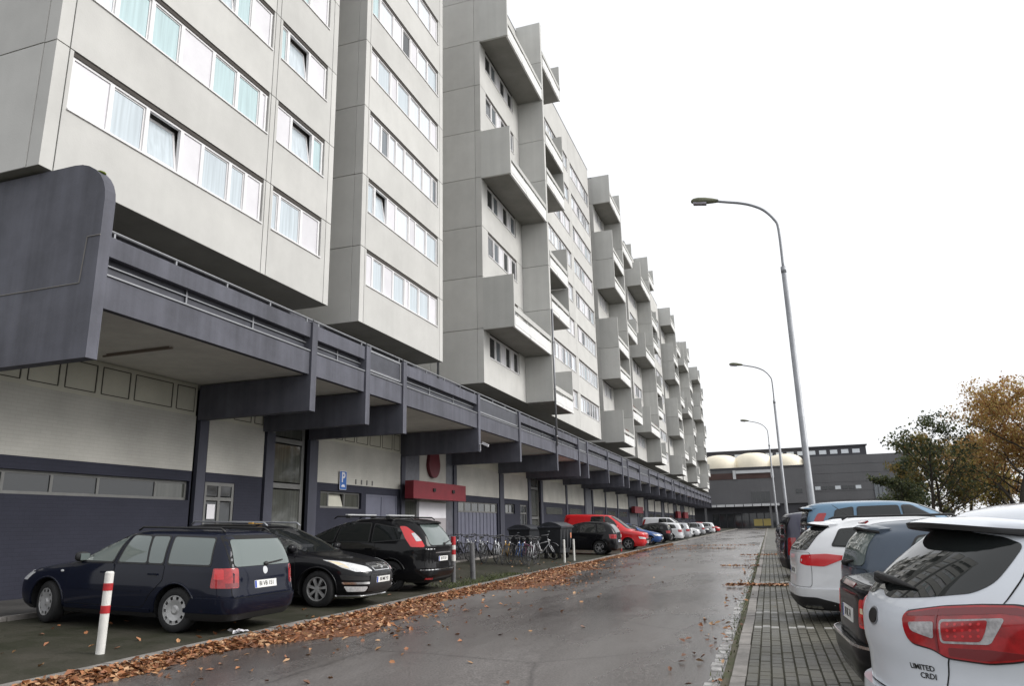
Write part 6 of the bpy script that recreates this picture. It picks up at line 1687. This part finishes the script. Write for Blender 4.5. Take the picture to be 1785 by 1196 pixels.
tree('autumn_tree', (13.6, 70, 0), 7.4, 0.15, 1.2, 8000, lf_yel, 'low olive-gold tree between the green tree and the large autumn tree', 13, clear=0.08, leaf=0.18)
tree('autumn_tree', (17.6, 80, 0), 8.4, 0.16, 1.3, 8000, lf_aut, 'low rust-brown tree behind the olive-gold one', 17, clear=0.06, leaf=0.2)
tree('autumn_tree', (20.5, 78, 0), 7.6, 0.16, 1.3, 8000, lf_yel, 'olive-gold tree low at the right edge behind the large autumn tree', 29, clear=0.06, leaf=0.2)
tree('green_tree', (13.2, 88, 0), 6.6, 0.15, 1.3, 7000, lf_green, 'low dark green tree in front of the grey building', 19, clear=0.06, leaf=0.2)
tree('green_tree', (17.0, 100, 0), 6.0, 0.15, 1.4, 6000, lf_green, 'dark low tree far behind the autumn trees', 31, clear=0.05, leaf=0.24)
# ------------------------------------------------------------------ fallen leaves
lf_fall = leafmat('fallen_leaves', [(0.31, 0.125, 0.05), (0.25, 0.10, 0.045), (0.40, 0.21, 0.10), (0.18, 0.08, 0.042), (0.33, 0.145, 0.06), (0.44, 0.27, 0.15), (0.14, 0.065, 0.035), (0.30, 0.17, 0.08)])
rl = random.Random(99)
fl = MB()
def leaf_at(x, y, z, s, m=fl):
    M = Matrix.Translation((x, y, z)) @ Matrix.Rotation(rl.uniform(0, 6.28), 4, 'Z') @ Matrix.Rotation(rl.gauss(0, 0.35), 4, 'X') @ Matrix.Rotation(rl.gauss(0, 0.35), 4, 'Y')
    b = rl.uniform(0.0, 0.35)*s
    m.add([M @ Vector(v) for v in ((0, -s*0.75, 0), (s*0.42, -s*0.1, b), (s*0.16, s*0.62, b*0.4), (0, s*0.35, 0), (-s*0.2, s*0.6, b*0.4), (-s*0.42, -s*0.05, b), (0, 0, 0))],
        [(0, 1, 6), (1, 2, 6), (2, 3, 6), (3, 4, 6), (4, 5, 6), (5, 0, 6)])
def roadz(x): return 0.05*(1-abs(x+4.0)/3.3) if -7.25 < x < -0.66 else 0.0
# drift along the left kerb
def drift_w(y):
    if y < 4: return 0.5
    base = 0.55+0.35*math.sin(y*0.7)+0.2*math.sin(y*1.9+1)
    if 10 < y < 16: base += 0.35
    if 18 < y < 27: base += 0.75
    if y > 29: base *= 0.45
    if y > 38: base *= 0.5+0.5*max(0, math.sin(y*0.5))
    return max(0.12, base)
n = 0
while n < 27000:
    y = 3.0+rl.random()**1.35*56
    w = drift_w(y); d = abs(rl.gauss(0, 0.5))*w
    if d > w*1.7: continue
    x = KL+0.03+d
    hgt = 0.11*max(0, 1-d/(w*1.1))*(1.0 if y < 30 else 0.5)
    leaf_at(x, y, roadz(x)+0.008+rl.random()*hgt, rl.choice([0.025, 0.035, 0.045, 0.055, 0.07, 0.085])*rl.uniform(0.8, 1.2) if y < 30 else rl.uniform(0.06, 0.10)); n += 1
mu = MB(); ys = [2.5+0.18*i for i in range(230)]; NJ = 7
for y in ys:
    w = drift_w(y)*(0.95+0.25*rl.random())
    for j in range(NJ):
        d = w*j/(NJ-1); mu.v.append((KL+0.004+d, y, roadz(KL+d)+0.003+0.075*(1-(j/(NJ-1))**1.4)*(0.7+0.5*rl.random())*(1.0 if y < 29 else 0.35)*(1 if j < NJ-1 else 0)))
for i in range(len(ys)-1):
    for j in range(NJ-1): a = i*NJ+j; mu.f.append((a, a+1, a+NJ+1, a+NJ)); mu.m.append(0)
tag(mu.build('leaf_mulch', [mat('wet_leaf_mulch', (0.20, 0.078, 0.030), 0.7, var=0.5, scale=28, bump=0.9, bscale=40, col2=(0.07, 0.03, 0.016))], smooth=True), 'wet brown leaf mulch packed against the left kerb', 'leaves', kind='stuff')
for q in range(420):       # strays on the road
    y = 4+rl.random()**1.4*50; x = KL+0.6+abs(rl.gauss(0, 1.5))
    if x < KR-0.2: leaf_at(x, y, roadz(x)+0.008, rl.uniform(0.04, 0.085))
for q in range(130):       # strays on the bay and under the cars
    x = rl.uniform(-10.5, KL-0.2); y = 4+rl.random()*26; leaf_at(x, y, zbay(x)+0.012, rl.uniform(0.04, 0.085))
for (yy, x0, x1, nn, sp) in ((19.0, -1.1, 0.35, 230, 0.08), (27.2, -1.7, -0.45, 90, 0.08), (36, -1.4, 0.2, 120, 0.2), (46, -6, -2.0, 140, 0.6), (52, -7, -1.0, 260, 0.6)):
    for q in range(nn): leaf_at(rl.uniform(x0, x1), yy+rl.gauss(0, sp), 0.05+rl.random()*0.04, rl.uniform(0.05, 0.09))
for q in range(160):       # gutter on the right
    y = 5+rl.random()**1.5*30; leaf_at(KR-0.3+rl.gauss(0, 0.22), y, 0.03, rl.uniform(0.04, 0.08))
tag(fl.build('fallen_leaves', [lf_fall]), 'rust-brown fallen leaves drifted along the left kerb', 'leaves', kind='stuff')
# moss and weeds by the kerb near the bollards
gm_ = leafmat('weed_blades', [(0.05, 0.075, 0.015), (0.08, 0.09, 0.02), (0.035, 0.05, 0.015)])
gw = MB()
for q in range(2600):
    y = 17.3+rl.random()*5.5; x = KL-0.15-abs(rl.gauss(0, 0.45))
    if q > 1900: y = 6+rl.random()*34; x = KR-0.09+rl.gauss(0, 0.05)
    a = rl.uniform(0, 6.28); h = rl.uniform(0.02, 0.07); z0 = zbay(x) if x < KL else 0.015
    dx, dy = math.cos(a)*0.008, math.sin(a)*0.008; lx, ly = rl.gauss(0, 0.02), rl.gauss(0, 0.02)
    gw.add([(x-dx, y-dy, z0), (x+dx, y+dy, z0), (x+lx, y+ly, z0+h)], [(0, 1, 2)])
tag(gw.build('weeds', [gm_]), 'short weeds and moss beside the kerb', 'weeds', kind='stuff')
